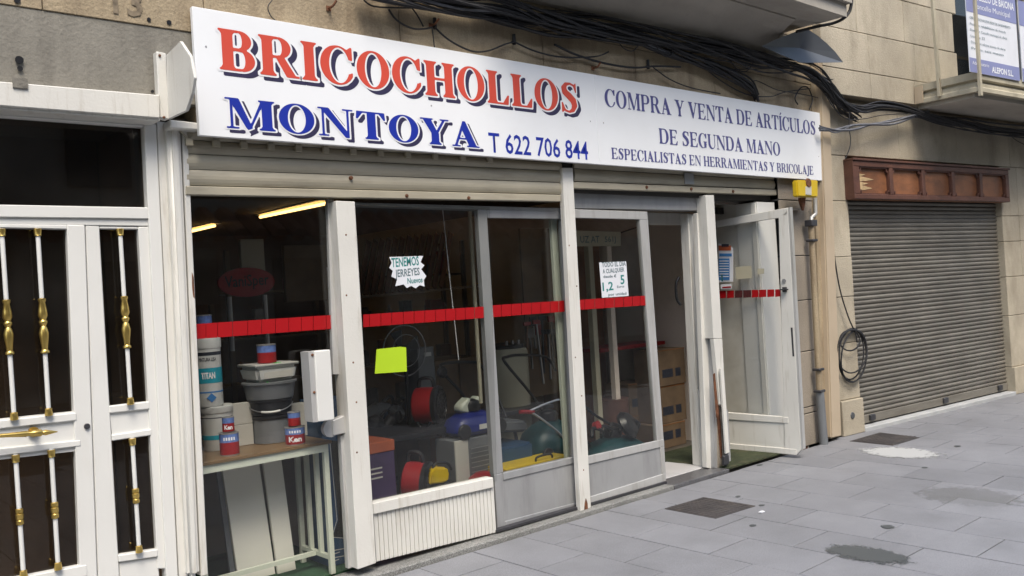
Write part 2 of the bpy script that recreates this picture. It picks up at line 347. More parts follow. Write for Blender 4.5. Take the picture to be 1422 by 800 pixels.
def glyph(ch, X, Y, T=.21, t=.065):
    s = .055; e = .07
    def stem(x, w=T): return _box(X, Y, x, 0, x+w, 1)
    def ser(x, w, y):     # slab serif with brackets round stem x..x+w
        if y == 0: return mn(_box(X, Y, x-e, 0, x+w+e, s), _cv(X, Y, [(x-.04, s-.01), (x+w+.04, s-.01), (x+w-.0, .13), (x, .13)]))
        return mn(_box(X, Y, x-e, 1-s, x+w+e, 1), _cv(X, Y, [(x-.04, 1-s+.01), (x+w+.04, 1-s+.01), (x+w, .87), (x, .87)]))
    def st(x, w=T): return mn(mn(stem(x, w), ser(x, w, 0)), ser(x, w, 1))
    def bowl(x0, xr, y0, y1, th):
        ry = (y1-y0)/2; cy = (y0+y1)/2; rx = min(.40, ry*1.05, xr-x0); cx = xr-rx
        o = mn(mx(_ell(X, Y, cx, cy, rx, ry), cx-X-.001), _box(X, Y, x0, y0, cx, y1))
        i = mn(mx(_ell(X, Y, cx, cy, max(rx-th, .04), ry-t), cx-X-.001), _box(X, Y, x0-.5, y0+t, cx, y1-t))
        return mx(o, -i)
    if ch == 'I': return st(e), T+2*e
    if ch == 'Í': return mn(st(e), _cv(X, Y, [(.10, 1.06), (.18, 1.06), (.36, 1.24), (.22, 1.26)])), T+2*e
    if ch == 'B': return mn(mn(st(e), bowl(e, .70, .50, 1, .20)), bowl(e, .76, 0, .55, .21)), .78
    if ch == 'P': return mn(st(e), bowl(e, .74, .44, 1, .20)), .76
    if ch == 'R':
        return mn(mn(mn(st(e), bowl(e, .72, .46, 1, .20)), _cv(X, Y, [(.36, .50), (.56, .50), (.84, .0), (.60, .0)])), _box(X, Y, .60, 0, .90, s)), .88
    if ch == 'D': return mn(st(e), bowl(e, .86, 0, 1, .22)), .88
    if ch == 'O': return mx(_ell(X, Y, .43, .5, .43, .52), -_ell(X, Y, .43, .5, .43-.215, .52-.05)), .86
    if ch in 'CG':
        o = mx(_ell(X, Y, .43, .5, .43, .52), -_ell(X, Y, .47, .5, .44-.19, .52-.05))
        o = mx(o, -_box(X, Y, .52, .30, 1.2, .67)); o = mx(o, X-.80)
        o = mn(o, _cv(X, Y, [(.62, .90), (.755, .66), (.80, .66), (.80, 1.01), (.755, 1.01)]))
        if ch == 'G': return mn(mn(o, _box(X, Y, .56, .03, .77, .44)), _box(X, Y, .49, .40, .84, .45)), .86
        return mn(o, _cv(X, Y, [(.60, .09), (.765, .33), (.81, .33), (.72, .12)])), .83
    if ch == 'L': return mn(mn(st(e), _box(X, Y, e, 0, .70, s)), _cv(X, Y, [(.50, .02), (.70, .0), (.73, .30), (.68, .30)])), .74
    if ch == 'E':
        o = mn(mn(st(e), _box(X, Y, e, 0, .70, s)), mn(_box(X, Y, e, 1-s, .68, 1), _box(X, Y, e, .48, .52, .54)))
        o = mn(o, _cv(X, Y, [(.52, .02), (.70, .0), (.74, .27), (.69, .27)])); o = mn(o, _cv(X, Y, [(.52, .98), (.68, 1), (.71, .75), (.66, .75)]))
        return mn(o, _cv(X, Y, [(.46, .51), (.52, .37), (.55, .37), (.55, .65), (.52, .65)])), .76
    if ch == 'H': return mn(mn(st(e), st(.60)), _box(X, Y, .1, .47, .7, .54)), .60+T+e
    if ch == 'M':
        o = mn(mn(mn(_box(X, Y, .11, 0, .17, .97), st(.82)), _box(X, Y, .02, 0, .30, s)), _box(X, Y, 0, 1-s, .28, 1))
        o = mn(o, _cv(X, Y, [(.08, 1), (.31, 1), (.60, .05), (.50, -.02), (.46, .03)])); return mn(o, _cv(X, Y, [(.50, -.02), (.57, .04), (.90, 1), (.82, 1)])), .82+T+e
    if ch == 'N':
        o = mn(mn(_box(X, Y, .10, 0, .16, .97), _box(X, Y, .74, 0, .80, 1)), mn(_box(X, Y, .0, 0, .27, s), _box(X, Y, 0, 1-s, .28, 1)))
        o = mn(o, _box(X, Y, .63, 1-s, .91, 1)); return mn(o, _cv(X, Y, [(.05, 1), (.28, 1), (.80, .10), (.80, -.02), (.70, -.02)])), .90
    if ch == 'T':
        o = mn(mn(_box(X, Y, .30, 0, .30+T, 1), ser(.30, T, 0)), _box(X, Y, .02, 1-s, .79, 1))
        return mn(mn(o, _cv(X, Y, [(.02, 1), (.20, .98), (.05, .72), (.0, .72)])), _cv(X, Y, [(.79, 1), (.61, .98), (.76, .72), (.81, .72)])), .81
    if ch == 'Y':
        o = mn(_box(X, Y, .30, 0, .30+T, .46), ser(.30, T, 0)); o = mn(o, _cv(X, Y, [(.04, 1), (.29, 1), (.51, .44), (.30, .44)]))
        o = mn(o, _cv(X, Y, [(.68, 1), (.76, 1), (.51, .44), (.42, .44)])); return mn(o, mn(_box(X, Y, -.03, 1-s, .37, 1), _box(X, Y, .58, 1-s, .86, 1))), .84
    if ch == 'V':
        o = _cv(X, Y, [(.04, 1), (.28, 1), (.49, .22), (.42, -.02), (.36, -.02)]); o = mn(o, _cv(X, Y, [(.69, 1), (.77, 1), (.44, -.02), (.38, .0)]))
        return mn(o, mn(_box(X, Y, -.03, 1-s, .37, 1), _box(X, Y, .59, 1-s, .87, 1))), .84
    if ch == 'A':
        o = _cv(X, Y, [(.37, 1.02), (.46, 1.02), (.82, .0), (.57, .0), (.33, .72)]); o = mn(o, _cv(X, Y, [(.37, 1.0), (.41, .85), (.16, .0), (.08, .0)]))
        o = mn(o, _box(X, Y, .20, .29, .60, .35)); return mn(o, mn(_box(X, Y, .0, 0, .28, s), _box(X, Y, .48, 0, .90, s))), .88
    if ch == 'U':
        o = mn(mn(_box(X, Y, e, .3, e+T, 1), ser(e, T, 1)), mn(_box(X, Y, .68, .3, .74, 1), _box(X, Y, .58, 1-s, .84, 1)))
        r = mx(mx(_ell(X, Y, .405, .33, .335, .35), -_ell(X, Y, .48, .35, .20, .29)), Y-.34); return mn(o, r), .84
    if ch == 'J':
        o = mn(_box(X, Y, .16, .1, .16+T, 1), ser(.16, T, 1)); return mn(o, _path(X, Y, [(.265, .12, .105), (.24, -.05, .08), (.12, -.17, .045), (.0, -.12, .075)])), .42
    if ch == 'S':
        p = [(.60, .80, .03), (.54, .92, .035), (.40, .97, .035), (.24, .93, .06), (.165, .80, .095), (.20, .67, .11), (.36, .55, .12), (.50, .42, .12), (.545, .27, .105), (.48, .11, .07), (.34, .03, .035), (.20, .06, .035), (.11, .18, .03)]
        o = _path(X, Y, p); o = mn(o, _cv(X, Y, [(.52, .9), (.595, .68), (.635, .68), (.635, 1.0), (.60, 1.0)]))
        return mn(o, _cv(X, Y, [(.05, .0), (.09, .0), (.19, .10), (.10, .33), (.05, .33)])), .70
    return np.full_like(X, 9.), .30
_gc = {}
def glyph_polys(ch, res, grow, T=.21):
    key = (ch, res, grow, T)
    if key in _gc: return _gc[key]
    h = 1/res; xs = np.arange(-.24, 1.34, h); ys = np.arange(-.36, 1.42, h); X, Y = np.meshgrid(xs, ys)
    D, wd = glyph(ch, X, Y, T); D = D-grow; D = np.where(np.abs(D) < 1e-5, 1e-5, D); polys = []
    ins = D < 0
    for j in range(len(ys)-1):
        i = 0
        row = ins[j, :-1] & ins[j, 1:] & ins[j+1, :-1] & ins[j+1, 1:]; anyr = ins[j, :-1] | ins[j, 1:] | ins[j+1, :-1] | ins[j+1, 1:]
        while i < len(xs)-1:
            if row[i]:
                k = i
                while k < len(xs)-1 and row[k]: k += 1
                polys.append([(xs[i], ys[j]), (xs[k], ys[j]), (xs[k], ys[j+1]), (xs[i], ys[j+1])]); i = k; continue
            if anyr[i]:
                c = [(xs[i], ys[j], D[j, i]), (xs[i+1], ys[j], D[j, i+1]), (xs[i+1], ys[j+1], D[j+1, i+1]), (xs[i], ys[j+1], D[j+1, i])]; pl = []
                for q in range(4):
                    a, b = c[q], c[(q+1) % 4]
                    if a[2] < 0: pl.append((a[0], a[1]))
                    if (a[2] < 0) != (b[2] < 0):
                        tt = a[2]/(a[2]-b[2]); pl.append((a[0]+(b[0]-a[0])*tt, a[1]+(b[1]-a[1])*tt))
                if len(pl) >= 3: polys.append(pl)
            i += 1
    _gc[key] = (polys, wd); return _gc[key]
def roman(s, x0, x1, z0, h, Y, m, parent, name, res=30, grow=0., dx=0, dz=0, T=.21, track=.05, one=True, space=.34):
    ws = []
    for ch in s: ws.append(space if ch == ' ' else glyph_polys(ch, res, grow, T)[1]+track)
    k = (x1-x0)/(sum(ws)-track); x = x0
    off = parent.location; mb = None
    for ch, wd in zip(s, ws):
        if mb is None: mb = ([], [])
        if ch != ' ':
            for pl in glyph_polys(ch, res, grow, T)[0]:
                o = len(mb[0]); mb[0].extend([(x+px_*k+dx-off.x, Y-off.y, z0+py_*h+dz-off.z) for px_, py_ in pl]); mb[1].append(tuple(range(o, o+len(pl))))
        x += wd*k
        if ch != ' ' and not one:
            me = bpy.data.meshes.new(name); me.from_pydata(mb[0], [], mb[1]); me.materials.append(M[m]); o = bpy.data.objects.new(name, me); COL.objects.link(o); o.parent = parent; mb = None
    if one:
        me = bpy.data.meshes.new(name); me.from_pydata(mb[0], [], mb[1]); me.materials.append(M[m]); o = bpy.data.objects.new(name, me); COL.objects.link(o); o.parent = parent

# ================================================================= GROUND
YC = 4.395                                   # kerb face of the shop step
MB().box(-60, 120, -60, 60, -.35, -.06).build('ground', 'asphalt', kind='structure')
pav = MB().box(-2, 30, -3.0, 12.2, -.059, -.030).build('pavement', 'joint', kind='structure')
CW, CL, GX = .411, .59, .0075
slabs = {}
def slab_mesh(hw, hl):
    key = (round(hw, 3), round(hl, 3))
    if key in slabs: return slabs[key]
    me = bpy.data.meshes.new('paving_slab'); b = .0015; T = .03
    v = []
    for z, i in ((-T, 0), (-b, 0), (0, b)): v += [(-hw+i, -hl+i, z), (hw-i, -hl+i, z), (hw-i, hl-i, z), (-hw+i, hl-i, z)]
    f = [(8, 9, 10, 11)] + [(k*4+i, k*4+(i+1) % 4, k*4+4+(i+1) % 4, k*4+4+i) for k in range(2) for i in range(4)]
    me.from_pydata(v, [], f); me.materials.append(M['slab']); slabs[key] = me; return me
rs = random.Random(3); ns = 0
for c in range(-10, 38):
    xa = 4.634-CW*3 + CW*c; ph = 2.90 if (c-3) % 2 == 0 else 3.205
    ylim = YC-.004
    if xa > 7.7: ylim = 4.42-.097*(xa-8.03)-.01
    k = -9
    while True:
        y0 = ph+CL*k; y1 = y0+CL; k += 1
        if y0 > ylim-.03: break
        if y1 < -1.2 or (y1 < 0 and xa > 6): continue
        # keep only what the picture could show and a margin
        if xa > 11 and y1 < 1.5: continue
        if xa < .4 and y1 < 2.2: continue
        y1c = min(y1, ylim); hw = (CW-GX)/2; hl = (y1c-y0-GX)/2
        if hl < .02: continue
        o = bpy.data.objects.new('paving_slab', slab_mesh(hw, hl)); COL.objects.link(o); o.parent = pav
        o.location = (xa+CW/2, (y0+y1c)/2, rs.uniform(-.0015, .0015)); o.rotation_euler = (rs.uniform(-.002, .002), rs.uniform(-.002, .002), 0); ns += 1
print('slabs', ns)
# irregular dark wet patch lying on the slabs, and the pale cement patch
def blob(cx, cy, rx, ry, rot, z, m, name, n=40, rough=.22, seed=1, parent=None):
    r = random.Random(seed); ph = [(r.uniform(0, 6.28), r.uniform(.3, 1)) for _ in range(6)]; mb = MB(); v = []
    for i in range(n):
        t = 2*math.pi*i/n; k = 1+rough*sum(a*math.sin((j+2)*t+p)/(j+1.5) for j, (p, a) in enumerate(ph))
        x = rx*k*math.cos(t); y = ry*k*math.sin(t); v.append((cx+x*math.cos(rot)-y*math.sin(rot), cy+x*math.sin(rot)+y*math.cos(rot), z))
    mb.prism(v, (0, 0, -.003)); return mb.build(name, m, parent)
p = AZ(1185, 765, 0); q = AZ(1225, 776, 0); blob((p.x+q.x)/2, (p.y+q.y)/2, .30, .16, math.atan2(q.y-p.y, q.x-p.x), .0045, 'wet', 'damp_stain', seed=4, rough=.1, parent=pav)
p = AZ(1249, 629, 0); blob(p.x, p.y, .27, .42, .35, .0045, 'cement', 'cement_patch', seed=2, rough=.06, parent=pav)
for x, y, s in ((1232, 732, .035), (1045, 730, .02), (1025, 690, .018), (1058, 702, .018), (1330, 620, .025), (1055, 646, .02), (1284, 650, .02)):
    p = AZ(x, y, 0); blob(p.x, p.y, s*1.6, s*1.3, 0, .0045, 'wet', 'damp_stain', seed=int(x), parent=pav)
p = AZ(1058, 712, 0); MB().box(p.x-.02, p.x+.02, p.y-.012, p.y+.012, .003, .009).build('litter', 'paper', pav)
p = AZ(1345, 690, 0); blob(p.x, p.y, .45, .3, 1, .0036, 'moss', 'grime_patch', seed=1, rough=.1, parent=pav)
# manhole covers
def cover(px4, label, seed):
    P = [AZ(x, y, 0) for x, y in px4]; c = sum(P, Vector())/4; c.z = 0
    t = thing('manhole_cover', label, 'manhole cover', c)
    MB().prism([Vector((p.x, p.y, .004)) for p in P], (0, 0, -.02)).build('frame', 'iron', t)
    mb = MB(); Q = [c+(p-c)*.93 for p in P]
    mb.prism([Vector((p.x, p.y, .008)) for p in Q], (0, 0, -.01)).build('lid', 'iron', t, bevel=.002)
    for u_ in (-.45, .05, .5):
        k = c+(P[1]-P[0])*.25*u_*1.2+(P[3]-P[0])*.18*u_; MB().cyl((k.x, k.y, .006), (k.x, k.y, .0095), .022, n=12).build('boss', 'iron', t)
    rm = MB(); e1 = (P[1]-P[0])*.45; e2 = (P[3]-P[0])*.45
    for i in range(-4, 5):
        rm.bar(Vector((c.x, c.y, .0085))+e2*i/4.6-e1, Vector((c.x, c.y, .0085))+e2*i/4.6+e1, .004, .002)
        rm.bar(Vector((c.x, c.y, .0085))+e1*i/4.6-e2, Vector((c.x, c.y, .0085))+e1*i/4.6+e2, .004, .002)
    rm.build('cast_relief', 'iron', t)
    return t
cover([(923, 707), (994, 720.5), (1049, 703), (977, 691)], 'square rusty iron manhole cover in the pavement in front of the sliding doors', 1)
cover([(1180, 613), (1240, 619), (1277, 608), (1222, 601)], 'dark iron manhole cover beside the pale cement patch near the grey shutter', 2)

# shop step and threshold
MB().box(5.423, 6.15, YC, 4.60, -.03, .027).build('threshold_strip', 'dark_granite', kind='structure', bevel=.003)
step = MB().box(-2, 5.42, YC, 4.60, -.03, .028).build('shop_step', 'granite', kind='structure', bevel=.004)
thr = MB().box(5.42, 6.15, 4.603, 5.02, -.03, .030).build('doorway_threshold', 'marble', kind='structure', bevel=.003)
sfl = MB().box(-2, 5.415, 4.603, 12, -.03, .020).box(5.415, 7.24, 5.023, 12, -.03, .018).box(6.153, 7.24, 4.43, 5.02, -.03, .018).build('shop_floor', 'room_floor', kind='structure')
carpet = MB().prism([(5.43, 5.03, .0345), (6.10, 5.03, .0345), (6.16, 4.40, .0345), (7.02, 4.38, .0345), (6.95, 5.30, .0345), (5.43, 5.30, .0345)], (0, 0, -.013)).build('carpet', 'carpet')
tag(carpet, 'worn green carpet laid inside the open doorway', 'carpet')
gm = MB().box(1.76, 2.70, 4.62, 5.6, .0215, .032).build('carpet', 'green_mat'); tag(gm, 'dark green carpet under the white table behind the glass', 'carpet')

# ================================================================= SHOP BUILDING
YW = 4.42
ZB = 3.03     # bottom of golden stone on the left
shop = thing('shop_building', 'golden stone building carrying the long white shop sign', 'building', (1.6, YW, 0))
# upper stonework in big blocks
rows = [(ZB, 3.42), (3.425, 3.85), (3.855, 4.4)]; rb = random.Random(5)
for ri, (z0, z1) in enumerate(rows):
    x = -2.2-.3*ri
    while x < 7.98:
        L_ = rb.uniform(.75, 1.25); x1 = min(x+L_, 7.99)
        MB().box(x+.002, x1-.002, YW+rb.uniform(0, .003), YW+.35, z0, z1).build('stone_block', 'stone_gold', shop, bevel=.003); x = x1
MB().box(1.84, 7.99, YW+.006, YW+.35, 2.52, ZB-.004).build('wall', 'stone_gold', shop)
MB().box(-2.3, 1.836, YW+.008, YW+.35, 2.66, ZB-.003).build('render_band', 'render', shop)
MB().box(-2.3, 8.0, YW+.353, 12, 2.62, 4.5).build('floor_slab', 'ceiling', shop)
# holes, faded painted number, wall fixings
for x, y, s in ((27, 83, .018), (28, 95, .012), (212, 127, .008), (24, 0, .014), (207, 27, .010), (235, 31, .012)):
    p = AY(x, y, YW-.004); MB().lathe(p, YV, [(s, 0), (s, .004)], 10).build('bolt_hole', 'black', shop)
text('13', AY(157, 17, YW-.003), XV, ZV, .13, 'faded', shop, 'faded_number', bold=.02)
for x, y in ((456, 12), (598, 36), (823, 95)):
    p = AY(x, y, YW); mb = MB(); mb.tube([p, p+Vector((0, -.05, 0)), p+Vector((.015, -.07, .03))], .007, 6); mb.box(p.x-.014, p.x+.014, p.y-.006, p.y, p.z-.014, p.z+.014)
    mb.build('wall_hook', 'rust', shop)
# pier between the shop and the neighbour
zz = [0, .30, .36, .88, 1.36, 1.78, 2.30, 2.52]
p0 = AY(1112, 400, YW).x
for a, b in zip(zz[:-1], zz[1:]):
    MB().box(7.235, 7.90, YW+.02+rb.uniform(0, .004), YW+.5, a+.004, b-.004).build('stone_block', 'stone_grey', shop, bevel=.004)
MB().box(7.235, 7.90, YW+.03, YW+.4, 0, 2.52).build('joint_bed', 'joint', shop)
p = AY(1108, 291, YW-.03); MB().box(7.25, 7.55, YW-.03, YW+.019, p.z-.006, p.z+.006).build('drip_ledge', 'stone_grey', shop)

# ---- room behind the glass
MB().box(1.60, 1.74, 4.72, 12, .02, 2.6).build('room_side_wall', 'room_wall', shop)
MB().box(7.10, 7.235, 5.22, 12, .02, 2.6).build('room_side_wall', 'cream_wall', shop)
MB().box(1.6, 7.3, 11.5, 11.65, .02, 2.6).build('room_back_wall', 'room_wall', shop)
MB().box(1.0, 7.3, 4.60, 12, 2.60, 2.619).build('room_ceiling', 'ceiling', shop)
MB().box(6.965, 7.235, 4.72, 5.219, .019, 2.6).build('doorway_return_wall', 'pale_wall', shop)
MB().box(6.95, 7.234, 4.49, 4.719, .019, 2.28).build('doorway_return_panel', 'white_clean', shop, bevel=.003)
# hallway behind the house door
MB().box(-2.3, 1.59, 5.3, 5.4, .02, 2.7).build('hall_wall', 'kraft', shop)

# ================================================================= HOUSE DOOR ON THE LEFT
YD = 4.50
def strip(mb, a, b, c, d, Y, dep): return mb.prism([AY(*a, Y), AY(*b, Y), AY(*c, Y), AY(*d, Y)], (0, dep, 0))
bx = thing('lintel_box', 'white metal lintel box above the door with the brass bars', 'lintel', AY(0, 145, 4.36))
fq([(-60, 108), (222, 132), (222, 164), (-60, 142)], 4.36, .06).build('box', 'white', bx, bevel=.004)
fq([(-60, 142.5), (222, 164.5), (222, 168), (-60, 146.5)], 4.375, .12).build('underside_strip', 'white', bx)
p = AY(28, 118, 4.358); MB().box(p.x-.03, p.x+.03, 4.352, 4.3595, p.z-.015, p.z+.03).build('rendered_notch', 'render', bx)
# six-sided cheek plate
ck = thing('awning_cheek', 'white six-sided metal end plate sticking out beside the sign', 'bracket', AX(231, 165, 1.66))
XP = AX(231, 165, 1.66)
pts = [(231, 76), (250, 57), (264, 78), (269.5, 108), (266, 130), (258, 154), (232, 166)]
MB().prism([AX(x, y, 1.66) for x, y in pts], (.015, 0, 0)).build('plate', 'white', ck, bevel=.002)
fq([(217, 71), (231, 74), (235, 166), (222, 163)], 4.375, .05).build('flange', 'white', ck, bevel=.004)
for x, y in ((222, 77), (228, 163)):
    p = AY(x, y, 4.37); MB().lathe(p, YV, [(.004, -.004), (.007, 0), (.007, .004)], 8).build('screw', 'rust', ck)
fq([(236, 166), (280, 171), (280, 181), (237, 178)], 4.40, .10).build('guide_cap', 'white', ck, bevel=.006)

ed = thing('house_door', 'white metal double door with brass-collared bars over dark glass', 'door', AZ(240, 800, 0))
ed.location.z = 0
# frame: jamb, transom frame
mb = MB()
strip(mb, (200, 172), (217, 172), (248, 812), (232, 812), YD-.005, .07)
strip(mb, (-60, 143), (200, 169), (200, 176.5), (-60, 157), YD, .05)
strip(mb, (-60, 283), (206, 288), (207, 304), (-60, 301), YD, .05)
mb.build('frame', 'white_clean', ed, bevel=.004)
strip(MB(), (-60, 301.5), (207, 304.5), (207.5, 314), (-60, 311), YD+.012, .05).build('head_rail', 'white_clean', ed, bevel=.003)
strip(MB(), (-60, 150), (204, 170), (210, 292), (-60, 288), YD+.045, .006).build('transom_pane', 'glass_dark', ed)
# main leaf
lf = MB()
X0 = -60
strip(lf, (93, 312), (118, 313), (136, 820), (112, 820), YD+.008, .05)          # meeting stile
strip(lf, (X0, 310), (93, 312), (93.5, 318.5), (X0, 315), YD+.0105, .05)
strip(lf, (X0, 590), (106.5, 573), (107.5, 584), (X0, 602), YD+.0045, .05)
strip(lf, (X0, 629), (112, 611), (113, 619.5), (X0, 641), YD+.0045, .05)
strip(lf, (X0, 819), (121, 784), (122, 800), (X0, 836), YD+.0045, .05)
lf.build('leaf_frame', 'white_clean', ed, bevel=.004)
strip(MB(), (X0, 588), (117, 570), (119, 625), (X0, 645), YD+.02, .03).build('lock_rail', 'white_clean', ed)
strip(MB(), (X0, 318), (93, 318), (107, 575), (X0, 592), YD+.045, .006).build('pane', 'glass_dark', ed)
strip(MB(), (X0, 638), (112, 617), (122, 785), (X0, 822), YD+.045, .006).build('pane', 'glass_dark', ed)
# side leaf
sf = MB()
strip(sf, (119, 313), (138, 314), (166, 800), (137, 820), YD+.014, .045)
strip(sf, (192, 315), (207, 315), (232, 790), (219.5, 790), YD+.0125, .045)
strip(sf, (138, 314), (192, 315), (192.5, 318.5), (138, 318), YD+.0165, .045)
strip(sf, (152, 564), (207.5, 557.5), (208.5, 568), (152.5, 574), YD+.010, .05)
strip(sf, (155.5, 604), (210.5, 596), (211, 604.5), (156, 612.5), YD+.0095, .045)
strip(sf, (164.5, 771), (219, 763), (220, 773), (165.5, 781), YD+.008, .05)
strip(sf, (165.8, 781), (220, 773), (222, 812), (167, 820), YD+.022, .03)
sf.build('side_leaf_frame', 'white_clean', ed, bevel=.004)
strip(MB(), (152.5, 574), (208.5, 568), (210.5, 596.5), (155.5, 604.5), YD+.024, .03).build('side_rail', 'white_clean', ed)
strip(MB(), (137, 317), (193, 317), (209, 560), (151, 566), YD+.045, .006).build('side_pane', 'glass_dark', ed)
strip(MB(), (156, 611), (212, 603), (220, 765), (164, 773), YD+.045, .006).build('side_pane', 'glass_dark', ed)
BR = .0125
prof_big = [(.014, 0), (.022, .004), (.022, .012), (.015, .02), (.017, .04), (.022, .075), (.024, .10), (.018, .125), (.013, .135), (.021, .15), (.021, .158), (.015, .165), (.024, .185), (.022, .21), (.015, .25), (.020, .26), (.020, .268), (.014, .272)]
prof_mid = [(.014, 0), (.019, .004), (.019, .02), (.015, .024), (.020, .03), (.020, .05), (.015, .054), (.019, .058), (.019, .074), (.014, .078)]
def barset(a, b, c, d, big):
    """white tube from pixel a (top) to pixel b (bottom), brass between heights of pixels c and d"""
    Yb = YD-.005; A = AY(*a, Yb); B = AY(*b, Yb); t = thing_bar = MB().cyl(A, B, BR*.8, n=14).build('bar', 'white_clean', ed, smooth=True)
    ax = (A-B).normalized(); Lb = (A-B).length
    mbb = MB(); mbb.lathe(B, ax, [(.015, .002), (.017, .004), (.017, .014), (.0145, .03), (.016, .034), (.011, .038)], 14)
    mbb.lathe(A, -ax, [(.015, .002), (.017, .004), (.017, .014), (.0145, .03), (.016, .034), (.011, .038)], 14); mbb.build('collar', 'brass', t, smooth=True)
    C1 = AY(*c, Yb); D1 = AY(*d, Yb); h = C1.z-D1.z; pr = prof_big if big else prof_mid; k = h/pr[-1][1]
    base = B+ax*((D1.z-B.z)/ax.z); MB().lathe(base, ax, [(r_*.86, hh*k) for r_, hh in pr], 16).build('baluster_knop' if big else 'ringed_collar', 'brass', t, smooth=True)
def par(a, b, y): return lerp(a, b, (y-a[1])/(b[1]-a[1]))
for a, b, y1, y2, big in [((2, 317), (20, 584), 416, 493, 1), ((52, 317), (68, 578), 414, 491, 1), ((166.5, 317), (181.5, 562.5), 411, 484, 1), ((-52, 317), (-32, 591), 418, 496, 1),
                          ((21.5, 631), (33, 803), 706, 729, 0), ((71, 624), (81, 792), 697, 720, 0), ((183.5, 608), (193.5, 768), 678, 699, 0)]:
    barset(a, b, par(a, b, y1), par(a, b, y2), big)
# brass pull handle with pointed finial
h0 = AY(-40, 608, YD-.055); h1 = AY(80, 599.5, YD-.055); ax = (h1-h0).normalized(); LH = (h1-h0).length
hd = MB().lathe(h0, ax, [(.006, 0), (.008, LH-.30), (.0095, LH-.20), (.014, LH-.13), (.010, LH-.115), (.016, LH-.10), (.016, LH-.07), (.010, LH-.062), (.013, LH-.05), (.009, LH-.03), (.002, LH)], 14).build('handle', 'brass', ed, smooth=True)
q = h0+ax*(LH-.085); MB().cyl(q, q+Vector((0, .075, 0)), .009).lathe(q+Vector((0, .06, 0)), YV, [(.024, 0), (.024, .008)], 16).build('handle_rose', 'brass', ed, smooth=True)
k = AY(121, 592, YD+.004); MB().lathe(k, YV, [(.012, -.006), (.014, 0), (.014, .006)], 14).build('keyhole', 'dark_metal', ed)
# ================================================================= SHOP FRONT POSTS
YF = 4.48
fr = thing('shopfront_frame', 'white painted shopfront posts holding the windows and shutters', 'shopfront', (1.74, YF, 0))
mb = MB(); strip(mb, (217.5, 168), (232, 170), (262, 800), (249, 803), YF+.02, .2); mb.build('post', 'white', fr, bevel=.003)
mb = MB(); strip(mb, (232.5, 168), (252, 178), (279, 800), (262.5, 803), YF-.03, .2); mb.build('post', 'white', fr, bevel=.02, seg=3, smooth=True)
mb = MB(); strip(mb, (252.5, 178), (260.5, 180), (289, 798), (279.5, 801), YF-.01, .22); mb.build('post', 'white', fr, bevel=.004)
def post(a, b, c, d, Y, dep, label=None, m='white'):
    return strip(MB(), a, b, c, d, Y, dep).build('post', m, fr, bevel=.003, label=label)
post((466.5, 279), (493, 280), (522.5, 782), (497, 791), YF-.03, .13)
MB().prism([AY(x, y, YF-.0115) for x, y in ((266.5, 378), (269, 385), (270.5, 415), (268.5, 412), (267, 400))], (0, .003, 0)).build('rust_patch', 'rust', fr)
post((781, 233), (795.5, 233), (821, 705), (806.5, 710), YF-.03, .045)
p = AY(814, 703, YF-.033); MB().prism([p+Vector((x, 0, z)) for x, z in ((-.02, -.03), (.018, -.03), (.016, .02), (.004, .055), (-.012, .02))], (0, .004, 0)).build('rust_patch', 'rust', fr)
# post D, its lower half split and bent
strip(MB(), (980, 271), (991.5, 271), (1003, 470), (991, 470), YF-.03, .10).build('post', 'white', fr, bevel=.003)
strip(MB(), (991.2, 470.5), (1003.2, 470.5), (1008, 566), (1000, 562), YF-.03, .04).build('post', 'white', fr, bevel=.003, label='split lower length of the post by the open door')
mb = MB(); strip(mb, (985, 300), (990.5, 300), (998, 650), (993, 650), YF+.02, .08); mb.build('guide_rail', 'grey_alu', fr)
mb = MB(); strip(mb, (968, 296), (984, 297), (993, 652), (982, 650), YF+.06, .05); mb.build('worn_stile', 'white', fr, bevel=.004)
mb = MB(); strip(mb, (994, 470), (1001, 500), (1013, 650), (997, 652), YF+.015, .04); mb.build('bare_jamb', 'stone_grey', fr, bevel=.004)
mb = MB(); strip(mb, (1000.5, 512), (1005, 512), (1013, 628), (1008.5, 630), YF-.06, .015); mb.build('bent_strip', 'white', fr, label='bent strip torn off the foot of the post')
mb = MB(); strip(mb, (1006, 566), (1011, 570), (1015, 640), (1010, 642), YF-.045, .012); mb.build('torn_flashing', 'grey_alu', fr, label='torn grey metal edge at the foot of the post')
mb = MB(); strip(mb, (990.5, 520), (993, 518), (998.5, 575), (995, 580), YF-.034, .004); strip(mb, (994.5, 560), (998, 562), (1006, 632), (1001, 636), YF+.008, .006); mb.build('exposed_core', 'rust', fr, label='rusty dark core showing where the post paint has split')
strip(MB(), (1002, 590), (1005, 588), (1010, 648), (1005, 650), YF+.002, .01).build('exposed_core', 'render', fr)
p = AY(1008.5, 637, YF-.05); MB().box(p.x-.04, p.x+.03, p.y-.01, p.y+.02, p.z-.05, p.z+.03).build('bolt_housing', 'dark_metal', fr, bevel=.006)
p = AY(1008, 610, YF-.05)
strip(MB(), (1092.5, 262), (1101, 262), (1124, 628), (1113, 630), YF-.02, .13).build('post', 'white', fr, bevel=.003)
p = AY(1117, 622, YF-.024); MB().box(p.x-.03, p.x+.05, p.y-.004, p.y, p.z-.03, p.z+.03).build('rust_patch', 'rust', fr)
p = AY(1003.5, 386, YF-.034)
MB().box(p.x-.02, p.x+.0, p.y-.002, p.y, p.z-.03, p.z+.03).build('green_sticker', 'teal', fr)
